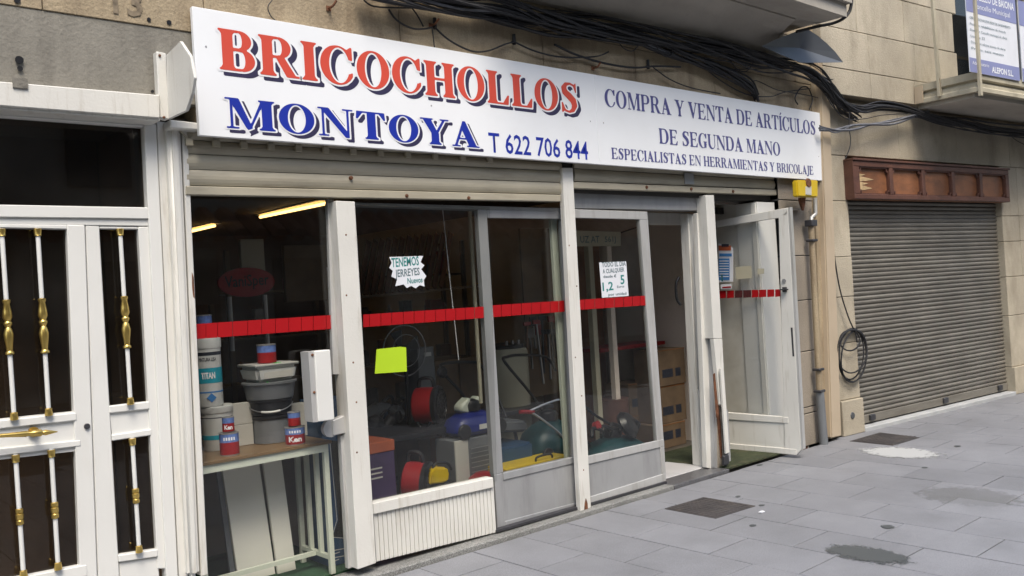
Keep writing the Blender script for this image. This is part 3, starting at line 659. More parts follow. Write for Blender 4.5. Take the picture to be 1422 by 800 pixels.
# grey lintels above window and sliding doors
strip(MB(), (494, 281), (780, 289), (780, 295), (494, 285), YF+.06, .1).build('lintel', 'grey_alu', fr, bevel=.003)
strip(MB(), (797, 250), (982, 266), (982, 292.5), (797, 289.5), YF+.07, .1).build('lintel', 'grey_alu', fr, bevel=.003)
strip(MB(), (990, 268), (1093, 276), (1093, 286), (990, 281), YF+.30, .05).build('lintel', 'white', fr, bevel=.003)
MB().box(1.74, 7.2, YF+.20, YF+.25, 2.28, 2.6).build('lintel_backing', 'ceiling', fr)
# window rail and ribbed panel
wr = strip(MB(), (517.5, 699), (685, 663), (686, 677), (519, 714.5), YF-.005, .08).build('window_rail', 'white', fr, bevel=.004)
mb = MB(); nR = 30
TL, TR, BL, BRr = (519, 714), (686.5, 677), (523, 780), (690, 739)
A0, A1 = AY(*TL, YF+.01), AY(*TR, YF+.01); B0, B1 = AY(*BL, YF+.01), AY(*BRr, YF+.01)
prev = None
for i in range(nR):
    for t0, t1, dy in ((0, .35, 0), (.45, .9, .004)):
        u0 = (i+t0)/nR; u1 = (i+t1)/nR; q0 = A0.lerp(A1, u0); q1 = A0.lerp(A1, u1); r0 = B0.lerp(B1, u0); r1 = B0.lerp(B1, u1)
        for q_ in (q0, q1, r0, r1): q_.y = YF+.01+dy
        mb.prism([r0, r1, q1, q0], (0, .02-dy*.5, 0))
rp = mb.build('ribbed_panel', 'white', fr, bevel=0)
B0.y = A0.y = YF+.035; MB().prism([B0+Vector((0, .02, 0)), Vector((B1.x, YF+.055, B1.z)), Vector((A1.x, YF+.055, A1.z)), A0+Vector((0, .02, 0))], (0, .01, 0)).build('panel_back', 'white', fr)

# ================================================================= PANES, RED TAPE
def tape(parent, pxs, ytop, ybot, Y, m='tape', skip=()):
    """red squares between consecutive pixel columns"""
    for i, (a, b) in enumerate(zip(pxs[:-1], pxs[1:])):
        ta, tb, ba, bb = ytop(a+.6), ytop(b-.6), ybot(a+.6), ybot(b-.6)
        MB().prism([AY(a+.35, ta, Y), AY(b-.3, tb, Y), AY(b-.3, bb, Y), AY(a+.35, ba, Y)], (0, .0012, 0)).build('tape_square', 'tape', parent)
gd = thing('glass_door', 'frameless glass door with white handle box and red tape in front of the table', 'door', (2.2, YF+.07, .02))
strip(MB(), (259, 268), (460, 274), (488, 790), (283, 845), YF+.07, .008).build('pane', 'glass', gd)
tape(gd, [271, 286, 302.3, 323, 344, 363.5, 382.5, 401, 418.5, 435, 453, 470], lambda x: 450-.0665*(x-272), lambda x: 471-.0765*(x-272), YF+.066)
strip(MB(), (455, 276), (464, 277), (473, 520), (463, 520), YF+.055, .03).build('stile', 'light_alu', gd, bevel=.002)
mb = MB(); strip(mb, (437, 487.5), (459, 485.5), (465, 583), (442.5, 586), YF-.055, .055); mb.build('handle_box', 'white_clean', gd, bevel=.005)
strip(MB(), (428, 489), (436.5, 487.8), (442, 586), (434.5, 586.5), YF-.045, .09).build('handle_back_plate', 'light_alu', gd)
for y in (493, 545):
    p = AY(434+(y-493)*.05, y, YF-.048); MB().lathe(p, YV, [(.005, -.003), (.008, 0), (.008, .004)], 8).build('screw', 'rust', gd)
strip(MB(), (462, 584), (481, 576), (482, 601), (463, 605), YF+.02, .05).build('lock_body', 'light_alu', gd, bevel=.004)
p = AY(460, 595, YF+.03); MB().lathe(p, YV, [(.05, 0), (.05, .03)], 18).build('lock_disc', 'light_alu', gd)
strip(MB(), (473, 605), (482, 603), (491, 788), (484, 790), YF+.045, .04).build('stile', 'light_alu', gd, bevel=.002)

wn = thing('shop_window', 'large fixed window with star-shaped and lime paper notices', 'window', (3.2, YF+.05, .5))
strip(MB(), (490, 282), (680, 288), (690, 668), (512, 706), YF+.05, .008).build('pane', 'glass_shop', wn)
tape(wn, [504, 513, 529, 544, 560, 575, 590, 605, 619, 633, 646, 659, 672], lambda x: 437-.0665*(x-503), lambda x: 454.5-.0765*(x-503), YF+.046)
# ---- sliding doors
def sdoor(label, Y, L0, R0, top, botg, kick, glassbox, tapes, outer):
    pass
d1 = thing('sliding_door', 'left grey aluminium sliding door, beside the fixed window', 'door', AY(745, 733, YF+.09))
Y1 = YF+.055
mb = MB()
strip(mb, (663.5, 291), (676, 291), (699, 656), (686, 660), Y1, .045)
strip(mb, (676, 291), (781, 294), (781, 304), (677, 302.5), Y1, .045)
strip(mb, (780, 304), (787, 304), (805, 640), (797, 640), Y1, .045)
mb.build('door_frame', 'grey_alu', d1, bevel=.003)
kk = MB(); strip(kk, (686, 660), (799, 634), (806, 703), (691, 735), Y1+.004, .04); kk.build('kick_panel', 'grey_alu', d1, bevel=.003)
kk = MB(); strip(kk, (699, 657), (799, 634.5), (799.5, 643), (699.5, 667), Y1-.004, .02); strip(kk, (686.5, 660), (698, 657), (702, 732), (691.5, 735), Y1-.004, .02); strip(kk, (702, 724), (805, 697), (805.5, 704), (702, 732), Y1-.003, .02); kk.build('bead', 'grey_alu', d1, bevel=.003)
strip(MB(), (676, 302), (781, 303), (799, 638), (697, 660), Y1+.02, .008).build('pane', 'glass_shop', d1)
tape(d1, [684, 696, 710, 724, 738, 751, 764, 776, 786], lambda x: 424-.0665*(x-684), lambda x: 440.5-.0765*(x-684), Y1+.016)
d2 = thing('sliding_door', 'right grey aluminium sliding door carrying the white price notice', 'door', AY(870, 690, YF+.03))
Y2 = YF+.02
mb = MB()
strip(mb, (797, 290.5), (899, 294), (900, 305), (797, 302.5), Y2, .04)
strip(mb, (888.5, 305), (900, 305), (922, 612), (913, 614), Y2, .04)
mb.build('door_frame', 'light_alu', d2, bevel=.003)
kk = MB(); strip(kk, (815, 635), (922.5, 611), (925, 666), (820, 698), Y2+.006, .03); kk.build('kick_panel', 'grey_alu', d2, bevel=.003)
kk = MB(); strip(kk, (815, 634), (922, 610), (922.5, 620), (816, 645), Y2-.003, .02); strip(kk, (820, 690), (925, 657), (925, 668), (821, 699), Y2-.003, .02); strip(kk, (917, 621), (922.5, 620), (925, 658), (920, 659), Y2-.002, .02); kk.build('bead', 'light_alu', d2, bevel=.003)
strip(MB(), (797, 301), (890, 304), (915, 614), (815, 636), Y2+.015, .008).build('pane', 'glass_shop', d2)
tape(d2, [797, 812, 826, 840, 853, 866, 878, 889, 901], lambda x: 416.5-.064*(x-803), lambda x: 430.5-.07*(x-803), Y2+.011)
# dark bottom track under the sliding doors
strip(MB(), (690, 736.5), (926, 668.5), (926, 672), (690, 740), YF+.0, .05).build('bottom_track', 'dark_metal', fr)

# fixed side panel of the recess, seen nearly edge on
XS = 6.11
sp = thing('recess_side_panel', 'narrow white panel at the left side of the open doorway', 'panel', (XS, 4.6, .03))
def sx(mb, pts, X, dep): return mb.prism([AX(x, y, X) for x, y in pts], (dep, 0, 0))
mb = MB(); sx(mb, [(944, 297), (955, 297), (972, 648), (962, 645)], XS, .05)
sx(mb, [(955, 297), (961, 298), (976, 540), (971, 540)], XS+.012, .03)
mb.build('panel_frame', 'white', sp, bevel=.002)
sx(MB(), [(958, 540), (982, 543), (986, 650), (962, 645)], XS+.006, .03).build('kick_panel', 'white', sp)
sx(MB(), [(954, 298), (972, 299), (984, 545), (966, 541)], XS+.03, .008).build('pane', 'glass', sp)

# ---- open white door on the right
od = thing('open_door', 'white door standing wide open with a blue notice on its glass', 'door', (6.88, 4.6, .04))
P0 = AZ(1012, 623.6, .035); P1 = AZ(1106, 632, .03); dv = (P1-P0); dv.z = 0; dn = Vector((dv.y, -dv.x, 0)).normalized()
if dn.x > 0: dn = -dn      # towards -X, the seen face
def od_(x, y, off=0): return hit(x, y, P1+dn*off, dn)
def odq(mb, pts, off=0, dep=.045): return mb.prism([od_(x, y, off) for x, y in pts], -dn*dep)
mb = MB()
odq(mb, [(1081, 302), (1094, 289), (1112.5, 625), (1106, 632), (1090, 630)])
odq(mb, [(980, 309), (1093.5, 288.5), (1094, 297), (1082, 302.5), (980, 318)])
odq(mb, [(985, 571), (1094.5, 579.5), (1094.5, 588), (985, 581)], .003)
odq(mb, [(988, 614), (1106, 624), (1106, 632), (988, 621.5)], .003)
mb.build('door_frame', 'white', od, bevel=.003)
odq(MB(), [(985, 574), (1091, 582), (1092, 628), (988, 619)], -.006, .03).build('kick_panel', 'white', od)
odq(MB(), [(1094, 289), (1097, 287.5), (1115.5, 624), (1112, 625)], -.002, .05).build('lock_edge', 'light_alu', od)
odq(MB(), [(980, 312), (1084, 300), (1094, 582), (985, 574)], -.02, .008).build('pane', 'glass', od)
def ty(x): return 404-.028*(x-1000)
for i, (a, b) in enumerate(((999, 1008), (1009.5, 1019), (1020.5, 1031), (1032, 1043), (1044, 1053), (1054, 1064), (1065.5, 1075), (1076.5, 1085))):
    mid = i in (2, 3); yt = 4 if not mid else 3
    odq(MB(), [(a, ty(a)), (b, ty(b)), (b, ty(b)+10), (a, ty(a)+10.5)], -.0175, .0015).build('tape_square', 'tape_faded' if mid else 'tape', od)
p = od_(1090.5, 402); mb = MB(); mb.obox(p+dn*.012, dn*.012, dv.normalized()*.018, ZV*.022); mb.obox(p+dn*.03, dn*.008, dv.normalized()*.04, ZV*.006); mb.build('handle', 'dark_metal', od, bevel=.003)
p = od_(1089, 390); MB().lathe(p+dn*.004, dn, [(.018, -.004), (.018, .004)], 14).build('lock_cylinder', 'steel', od)
odq(MB(), [(1098, 455), (1100.5, 455), (1103, 495), (1100.5, 495)], .001, .01).build('lock_slot', 'dark_metal', od)
mb = MB(); odq(mb, [(998, 338), (1018, 344), (1018, 391), (998, 392)], .0, .002); nb = mb.build('notice', 'paper', od)
for a, b, c, d, m_ in ((998, 1013, 359, 389, 'notice_blue'), (998, 1015, 341, 348, 'orange'), (1002, 1012, 339, 343, 'print_dark'), (999, 1016, 352, 356, 'notice_blue')):
    odq(MB(), [(a, c), (b, c), (b, d), (a, d)], .003, .002).build('printed_block', m_, nb)
for i in range(7):
    odq(MB(), [(999, 362+i*3.6), (1012, 362+i*3.6), (1012, 363+i*3.6), (999, 363+i*3.6)], .005, .001).build('print_line', 'white_ink', nb)
mb = MB(); odq(mb, [(1001, 395), (1016, 394), (1016, 401), (1001, 402)], .0, .002); n2 = mb.build('small_label', 'paper', od); odq(MB(), [(1003, 398.5), (1015, 397.5), (1015, 399.5), (1003, 400.3)], .003, .001).build('red_bar', 'tape', n2)
odq(MB(), [(1021, 371), (1043, 369), (1044, 386), (1022, 388)], -.019, .001).build('tape_residue', 'beige', od)
odq(MB(), [(1052, 373), (1061, 373), (1061, 380), (1052, 381)], -.019, .001).build('tape_residue', 'beige', od)
# closer arm, white panelling of the recess seen through the leaf
oc = MB(); pA = AY(994, 293, 4.9); oc.box(pA.x-.04, pA.x+.16, 4.86, 4.92, pA.z-.03, pA.z+.03); oc.tube([pA+Vector((.1, 0, 0)), pA+Vector((.35, -.25, .02))], .01, 6)
oc = oc.build('door_closer', 'black', od)
rj = thing('doorway_surround', 'white fixed surround at the back of the open doorway recess', 'door frame', (7.0, 5.1, .02))
MB().box(6.935, 6.9495, 4.50, 4.55, .03, 2.27).build('jamb', 'white', rj, bevel=.003)
MB().box(6.15, 6.89, 5.19, 5.24, 2.14, 2.25).build('head', 'white', rj, bevel=.003)

# ================================================================= ROLLING SHUTTERS above the shop
def rshut(label, seams, x0, x1, bar, Y, name='rolling_shutter'):
    t = thing(name, label, 'shutter', AY((x0+x1)/2, seams[-1][0], Y))
    for (l0, r0), (l1, r1) in zip(seams[:-1], seams[1:]):
        A, B, C, D = AY(x0, l0+.5, Y), AY(x1, r0+.5, Y), AY(x1, r1-.5, Y), AY(x0, l1-.5, Y)
        mb = MB(); k = 5; T0, T1, Bb0, Bb1 = A, B, D, C
        for i in range(k):
            f0, f1 = i/k, (i+1)/k; y0 = -.012*math.sin(math.pi*f0); y1 = -.012*math.sin(math.pi*f1)
            a = T0.lerp(Bb0, f0)+Vector((0, y0, 0)); b = T1.lerp(Bb1, f0)+Vector((0, y0, 0)); c = T1.lerp(Bb1, f1)+Vector((0, y1, 0)); d = T0.lerp(Bb0, f1)+Vector((0, y1, 0))
            mb.add([a, b, c, d, a+YV*.02, b+YV*.02, c+YV*.02, d+YV*.02], [(0, 3, 2, 1), (4, 5, 6, 7), (0, 1, 5, 4), (2, 3, 7, 6), (0, 4, 7, 3), (1, 2, 6, 5)])
        mb.build('slat', 'cream_slat', t)
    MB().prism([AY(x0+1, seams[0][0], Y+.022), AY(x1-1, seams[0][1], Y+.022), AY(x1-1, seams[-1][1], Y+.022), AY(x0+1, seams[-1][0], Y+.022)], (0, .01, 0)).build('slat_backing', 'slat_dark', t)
    (l0, r0), (l1, r1) = bar
    MB().prism([AY(x0, l0, Y-.018), AY(x1, r0, Y-.018), AY(x1, r1, Y-.018), AY(x0, l1, Y-.018)], (0, .05, 0)).build('bottom_bar', 'cream_slat', t, bevel=.004)
    return t
s1 = rshut('wider cream rolling shutter rolled up under the sign, left of the post', [(176, 215), (194, 226), (213.5, 237.5), (235, 253.5), (257.5, 270)], 258.5, 779, ((258, 270.5), (270.5, 280)), YF+.0)
for i in range(12):       # folding lattice that hangs above the slats
    xx = 262+i*38; yy = 194+i*38*.0605; a = AY(xx, yy, YF-.03); MB().bar(a, a+Vector((.05, 0, .05)), .008, .006, YV).bar(a, a+Vector((-.05, 0, .05)), .008, .006, YV).box(a.x-.018, a.x+.018, YF-.04, YF-.022, a.z-.03, a.z+.004).build('hanger', 'cream_slat', s1)
for x, y in ((565, 272), (651, 275), (488, 247)):
    p = AY(x, y, YF-.02); MB().lathe(p, YV, [(.008, -.008), (.012, 0), (.012, .01)], 10).build('bolt', 'rust', s1)
s2 = rshut('narrower cream rolling shutter rolled up above the sliding doors', [(208, 232), (234, 251), (252, 263.5)], 797, 1091.5, ((252.5, 264), (261.5, 271.5)), YF+.0)
p = AY(957, 249, YF-.015); MB().box(p.x-.06, p.x+.06, YF-.018, YF-.010, p.z-.04, p.z+.05).build('number_plate', 'grey_alu', s2)
for x, y in ((960, 262.5), (898, 260), (1018, 266)):
    p = AY(x, y, YF-.02); MB().lathe(p, YV, [(.010, -.008), (.014, 0), (.014, .01)], 10).build('bolt', 'rust', s2)
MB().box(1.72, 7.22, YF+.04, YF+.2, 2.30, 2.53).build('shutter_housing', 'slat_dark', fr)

# ================================================================= THE SIGN
YS = 4.37
sg = thing('shop_sign', 'long white BRICOCHOLLOS MONTOYA sign above the shopfront', 'sign', (1.81, YS, 2.49))
zt, zb = 3.147, 2.491; xl, xs_, xr = 1.810, 4.771, 7.932
MB().box(xl, xs_-.0012, YS, YS+.03, zb, zt).build('sign_board', 'sign', sg, bevel=.002)
MB().box(xs_+.0012, xr, YS+.001, YS+.03, zb, zt).build('sign_board', 'sign', sg, bevel=.002)
MB().box(xl+.03, xr-.03, YS+.031, YS+.045, zb+.03, zt-.03).build('sign_backing', 'light_alu', sg)
for nm, s, a, b, z0, h, ink, T in (('red_letter', 'BRICOCHOLLOS', 1.935, 4.585, 2.842, .215, 'red_ink', .235), ('blue_letter', 'MONTOYA', 1.950, 3.640, 2.540, .160, 'blue_ink', .235)):
    sh = .030 if nm[0] == 'r' else .024; TK = .075 if nm[0] == 'r' else .09
    roman(s, a, b, z0, h, YS-.0008, 'navy_ink', sg, 'letter_shadow', res=26, grow=.035, dx=sh, dz=-sh*.75, T=T, track=TK)
    roman(s, a, b, z0, h, YS-.0016, 'white_ink', sg, 'letter_outline', res=26, grow=.045, T=T, track=TK)
    roman(s, a, b, z0, h, YS-.0026, ink, sg, nm, res=34, T=T, one=False, track=TK)
text('T 622 706 844', (3.725, YS-.001, 2.520), XV, ZV, .128, 'blue_ink', sg, 'phone_number', width=.93, bold=.012)
roman('COMPRA Y VENTA DE ARTÍCULOS', 4.868, 7.835, 2.925, .130, YS-.001, 'violet_ink', sg, 'sign_line', res=26, T=.19)
roman('DE SEGUNDA MANO', 5.470, 7.190, 2.690, .120, YS-.001, 'violet_ink', sg, 'sign_line', res=26, T=.19)
roman('ESPECIALISTAS EN HERRAMIENTAS Y BRICOLAJE', 4.905, 7.745, 2.540, .083, YS-.001, 'violet_ink', sg, 'sign_line', res=22, T=.20)
for x, z in ((1.87, 2.95), (3.28, 2.78), (4.70, 2.80), (4.84, 2.80), (7.86, 2.72)):
    MB().lathe((x, YS, z), YV, [(.003, -.003), (.006, 0), (.006, .002)], 8).build('screw', 'steel', sg)

# small fixings: hinges, screws, seals on frames
p = AY(948, 402, 4.62); MB().tube(spline([AX(943, 385, XS-.005), AX(939, 395, XS-.03), AX(940, 415, XS-.03), AX(946, 424, XS-.005)]), .012, 8).build('pull_handle', 'black', sp, smooth=True)
rw = random.Random(9)
for y in (330, 410, 500, 560, 640, 730):
    for (x0_, y0_), (x1_, y1_), Y in (((474, 279), (502, 790), YF-.03), ((784, 233), (810, 706), YF-.03)):
        x_ = x0_+(x1_-x0_)*(y-y0_)/(y1_-y0_)+rw.uniform(0, 8); p = AY(x_, y+rw.uniform(-15, 15), Y)
        if y < 690: MB().lathe(p, YV, [(.003, -.002), (.006, 0), (.006, .003)], 8).build('screw', 'rust', fr)

# ================================================================= NEIGHBOURING BUILDING
nb2 = thing('neighbouring_building', 'pale granite building on the right with the closed grey shutter and a balcony', 'building', O2)
def ub(mb, u0, u1, d0, d1, z0, z1):
    return mb.prism([B2(u0, d0, z0), B2(u1, d0, z0), B2(u1, d0, z1), B2(u0, d0, z1)], V2*(d1-d0))
def blk(u0, u1, z0, z1, d0=0., d1=.4, nm='stone_block', m='stone_pale'):
    j = rb.uniform(0, .004); return ub(MB(), u0+.0025, u1-.0025, d0+j, d1, z0+.0025, z1-.0025).build(nm, m, nb2, bevel=.005)
for a, b in ((.0, .345), (.345, .90), (.90, 1.356), (1.356, 1.752), (1.752, 2.306), (2.306, 2.76)):
    blk(.04, .402, a, b, 0 if a else -.03)
q = B2(.20, -.035, .19); MB().lathe(q, V2, [(.03, -.002), (.035, .006)], 10).build('plugged_hole', 'stain', nb2)
for a, b in ((.0, .33), (.33, .95), (.95, 1.42), (1.42, 1.85), (1.85, 2.16), (2.16, 2.76)):
    u = 3.56
    for w_ in (.42, .75, .7, .8, .7, .8, .9): blk(u, u+w_, a, b, 0 if a else -.03); u += w_
u = .04
for w_ in (1.35, 1.2, 1.25, 1.3, 1.2, 1.2, 1.3): blk(u, u+w_, 2.76, 3.31); u += w_
ub(MB(), -.0, 9, .03, .42, 3.28, 3.40).build('string_bed', 'stone_pale', nb2)
# upper storey, a little proud, with joints as measured; window opening from 2.60
rows2 = [(3.345, 3.605, (.0, .80, 1.63, 2.40)), (3.605, 4.005, (.0, .80, 1.67, 2.57)), (4.005, 4.45, (.0, .62, 1.49, 2.52)), (4.45, 5.0, (.0, .9, 1.8, 2.6))]
for z0, z1, us in rows2:
    for a, b in zip(us[:-1], us[1:]): blk(a, b, z0, z1, -.08)
u = 2.40
for w_ in (.9, .9, .9, .9, .9, .9): blk(u, u+w_, 3.345, 3.605, -.08); u += w_
for z0, z1 in ((3.605, 4.005), (4.005, 4.45), (4.45, 5.0)):
    u = 4.1
    for w_ in (.9, .8, .9, .8): blk(u, u+w_, z0, z1, -.08); u += w_
ub(MB(), 2.5, 4.2, .25, .3, 3.6, 5).build('window_dark', 'black', nb2)
mb = MB(); ub(mb, 2.66, 2.74, .06, .12, 3.61, 5); ub(mb, 3.9, 3.98, .06, .12, 3.61, 5); ub(mb, 3.28, 3.36, .06, .12, 3.61, 5); mb.build('window_frame', 'flash', nb2, bevel=.004)
ub(MB(), 2.745, 3.9, .09, .096, 3.61, 5).build('window_pane', 'glass_dark', nb2)
ub(MB(), 0.02, 9, .41, 4.0, 0, 5).build('wall_core', 'stone_pale', nb2)
MB().box(7.95, 8.03, 4.47, 4.9, 0, 5).build('wall_corner', 'stone_gold', nb2)

# balcony over the grey shutter
b2 = thing('balcony', 'stone balcony with thin rails carrying blue and white notices, right building', 'balcony', B2(1.61, -.08, 3.45))
prof = [(-.745, 3.315), (-.745, 3.365), (-.71, 3.385), (-.71, 3.42), (-.69, 3.45), (-.735, 3.47), (-.735, 3.545), (-.06, 3.55), (-.06, 3.345), (-.70, 3.335)]
u0 = 1.61
# moulded slab: mitred around the end by scaled rings
mb = MB(); lay = [(-.02, 3.345), (0, 3.345), (0, 3.385), (.03, 3.405), (.03, 3.43), (.05, 3.46), (.012, 3.475), (.012, 3.55)]
rings = [[B2(u0+i_, -.081, z_), B2(u0+i_, -.755+i_, z_), B2(8.0, -.755+i_, z_), B2(8.0, -.081, z_)] for i_, z_ in lay[1:]]
vs = [v for r_ in rings for v in r_]; fs = [(k*4+i, k*4+(i+1) % 4, k*4+4+(i+1) % 4, k*4+4+i) for k in range(len(rings)-1) for i in range(4)]
fs += [(0, 1, 2, 3), tuple(len(vs)-4+i for i in range(4))]; mb.add(vs, fs); mb.build('slab', 'balc_stone', b2)
ub(MB(), u0+.06, 7.9, -.69, -.081, 3.30, 3.344).build('underside', 'soffit', b2)
def rail(px0, px1, n_, P, r=.014):
    return MB().bar(hit(*px0, P, n_), hit(*px1, P, n_), r*2, r*1.2, V2)
Pl = B2(u0-.012, -.3, 4)
rail((1292, -40), (1305, 134), U2, Pl, .022).build('rail_post', 'balc_stone', b2)
p = hit(1304, 128, Pl, U2); MB().tube([p+ZV*.14, p+V2*.0, p-ZV*.03+U2*.03, p-ZV*.045+U2*.10], .018, 7).build('rusted_anchor', 'rust', b2)
p = hit(1269, 130, B2(u0, -.081, 3.4), V2); MB().obox(B2(u0+.0, -.13, 3.44), U2*.008, V2*.045, ZV*.09).build('rust_streak', 'peach', b2)
Pf = B2(u0, -.765, 4)
rail((1350, -45), (1362, 133), V2, Pf, .022).build('rail_post', 'balc_stone', b2)
rail((1417, -45), (1418, 112), V2, Pf-V2*-.03, .02).build('rail_post', 'flash', b2)
q0 = hit(1340, 60, B2(0, -.75, 0), V2)
ub(MB(), u0+.0, 7.8, -.765, -.745, 4.42, 4.45).build('hand_rail', 'balc_stone', b2)
for i in range(12):
    uu = u0+.12+i*.12; ub(MB(), uu, uu+.012, -.745, -.733, 3.55, 4.42).build('baluster', 'flash', b2)
# notices hung on the railing
def banner(x0, x1, name_label, full=True):
    Pn = B2(0, -.756, 4)
    bl = hit(x0, 93, Pn, V2)
    o = thing('notice_board', name_label, 'notice', bl); D_ = -.756
    ua = (bl-O2).dot(U2); ue = (hit(1413, 60, Pn, V2)-O2).dot(U2); wdt = ue-ua
    zb_ = hit(1413, 112, Pn, V2).z; zt_ = zb_+.88
    if not full: ua = ue+.07
    ub(MB(), ua, ua+wdt, D_, D_+.008, zb_, zt_).build('sheet', 'paper', o)
    ub(MB(), ua+.0, ua+wdt, D_-.002, D_-.0005, zb_, zb_+.145).build('blue_band', 'banner_blue', o)
    ub(MB(), ua+.0, ua+wdt, D_-.002, D_-.0005, zt_-.27, zt_).build('blue_band', 'banner_blue', o)
    if full:
        Q = lambda du, z: B2(ua+du, D_-.0035, z)
        text('CONCELLO DE BAIONA', Q(.04, zt_-.13), U2, ZV, .075, 'white_ink', o, 'heading', width=wdt-.08, bold=.02)
        text('Concello Municipal', Q(.14, zt_-.22), U2, ZV, .055, 'white_ink', o, 'heading', width=wdt-.28)
        text('ALEPON S.L.', Q(wdt*.42, zb_+.035), U2, ZV, .06, 'white_ink', o, 'company_line', width=wdt*.44, bold=.03)
        text('Adxudicatario', Q(.05, zb_+.08), U2, ZV, .035, 'white_ink', o, 'company_line', width=wdt*.32)
        for i, (s_, f_) in enumerate((('OBRA: RENOVACION REDE DE SANEAMENTO', .9), ('Proxecto: rehabilitación de vivenda', .78), ('Promotor: Concello municipal de obras', .8), ('Licenza: 32', .3), ('Dirección: oficina técnica de obras', .75), ('Prazo: seis meses', .7))):
            text(s_, Q(.05, zt_-.34-i*.062), U2, ZV, .026, 'grey_ink', o, 'notice_line', width=(wdt-.1)*f_)
banner(1347, 1413, 'blue and white municipal works notice hung on the balcony rail')
banner(1347, 1413, 'second notice on the balcony rail, cut off by the right edge of the photo', False)

# grey rolling shutter
rsz = thing('closed_shutter', 'closed grey ribbed metal shutter under the brown wooden fascia', 'shutter', B2(2.0, .07, 0))
uL, uR, dS = .30, 3.60, .085; z = 2.42; k = 0; pitch = .0465
sl = None
while z > .15:
    mb = MB(); z0 = z-pitch; ff = [(0, .0), (.012, -.010), (.026, -.013), (.038, -.006), (.0405, .004), (pitch, .006)]
    vs = []
    for zz_, dd in ff: vs += [B2(uL, dS+dd, z0+zz_), B2(uR, dS+dd, z0+zz_)]
    n_ = len(ff); vs += [B2(uL, dS+.02, z0+pitch), B2(uR, dS+.02, z0+pitch), B2(uL, dS+.02, z0), B2(uR, dS+.02, z0)]
    fs = [(2*i, 2*i+1, 2*i+3, 2*i+2) for i in range(n_-1)] + [(2*n_-2, 2*n_-1, 2*n_+1, 2*n_), (2*n_, 2*n_+1, 2*n_+3, 2*n_+2), (2*n_+2, 2*n_+3, 1, 0)]
    mb.add(vs, fs)
    if sl is None: sl = mb.build('slat', 'slat', rsz); zs0 = z0
    else:
        o = sl.copy(); COL.objects.link(o); o.parent = rsz; o.location = (0, 0, z0-zs0)
    z -= pitch; k += 1
ub(MB(), uL, uR, dS-.02, dS+.02, .055, z-.002).build('bottom_bar', 'slat', rsz, bevel=.004)
for uu in (.62, 2.05, 3.3):
    ub(MB(), uu, uu+.09, dS-.045, dS-.018, .075, .135).build('lock', 'dark_metal', rsz, bevel=.006)
ub(MB(), .402, 3.558, -.03, .2, -.02, .040).build('sill', 'concrete', rsz, bevel=.006)
# wooden fascia with five sunk panels
fa = thing('wooden_fascia', 'weathered brown wooden fascia with five sunk panels above the grey shutter', 'fascia', B2(1.9, -.1, 2.32))
fu0, fu1, fz0, fz1 = .372, 3.565, 2.318, 2.700
ub(MB(), fu0, fu1, -.055, .02, fz0, fz1).build('backing_board', 'fascia_panel', fa)
mb = MB(); ub(mb, fu0-.0, fu1, -.10, -.054, fz1-.058, fz1); ub(mb, fu0, fu1, -.10, -.054, fz0, fz0+.05)
mb.build('rail', 'fascia', fa, bevel=.006)
ub(MB(), fu0-.012, fu1+.012, -.115, .02, fz1+.0005, fz1+.022).build('top_moulding', 'fascia', fa, bevel=.004)
ub(MB(), fu0-.012, fu0-.0005, -.10, .02, fz0, fz1).build('end_board', 'fascia', fa)
np_ = 5; pw = (fu1-fu0-.10)/np_
edges = [fu0] + [fu0+.05+pw*i for i in range(1, 5)] + [fu1]
for i in range(6):
    c_ = fu0+.05+pw*i if 0 < i < 5 else None
    a_, b_ = (fu0, fu0+.10) if i == 0 else ((fu1-.08, fu1) if i == 5 else (c_-.032, c_+.032))
    ub(MB(), a_, b_, -.099, -.054, fz0+.0505, fz1-.0585).build('stile', 'fascia', fa, bevel=.005)
for i in range(5):
    a_ = fu0+.05+pw*i+.033 if i else fu0+.102; b_ = fu0+.05+pw*(i+1)-.033 if i < 4 else fu1-.082
    z0, z1 = fz0+.052, fz1-.060; mb = MB(); n_ = .035
    pth = [(a_+n_, z0), (b_-n_, z0), (b_-n_, z0+n_), (b_, z0+n_), (b_, z1-n_), (b_-n_, z1-n_), (b_-n_, z1), (a_+n_, z1), (a_+n_, z1-n_), (a_, z1-n_), (a_, z0+n_), (a_+n_, z0+n_)]
    for (x0_, y0_), (x1_, y1_) in zip(pth, pth[1:]+pth[:1]):
        mb.bar(B2(x0_, -.072, y0_), B2(x1_, -.072, y1_), .016, .03, V2)
    mo = mb.build('panel_moulding', 'fascia', fa)
    ub(MB(), a_+.008, b_-.008, -.060, -.0555, z0+.008, z1-.008).build('panel', 'fascia_panel', fa, label='splintered first panel showing bare wood' if i == 0 else None)
    if i == 0:
        mb = MB()
        for zz_, ln, th_ in ((.05, .26, .05), (.10, .20, .03), (.14, .30, .045), (.19, .16, .02)):
            q_ = [B2(a_+.01, -.064, z0+zz_-.01), B2(a_+ln*.5, -.064, z0+zz_-.006), B2(a_+ln, -.064, z0+zz_+.012), B2(a_+ln*.6, -.064, z0+zz_+th_*.6), B2(a_+.01, -.064, z0+zz_+th_)]
            mb.prism(q_, V2*.0035)
        mb.build('splintered_wood', 'bare_wood', fa)

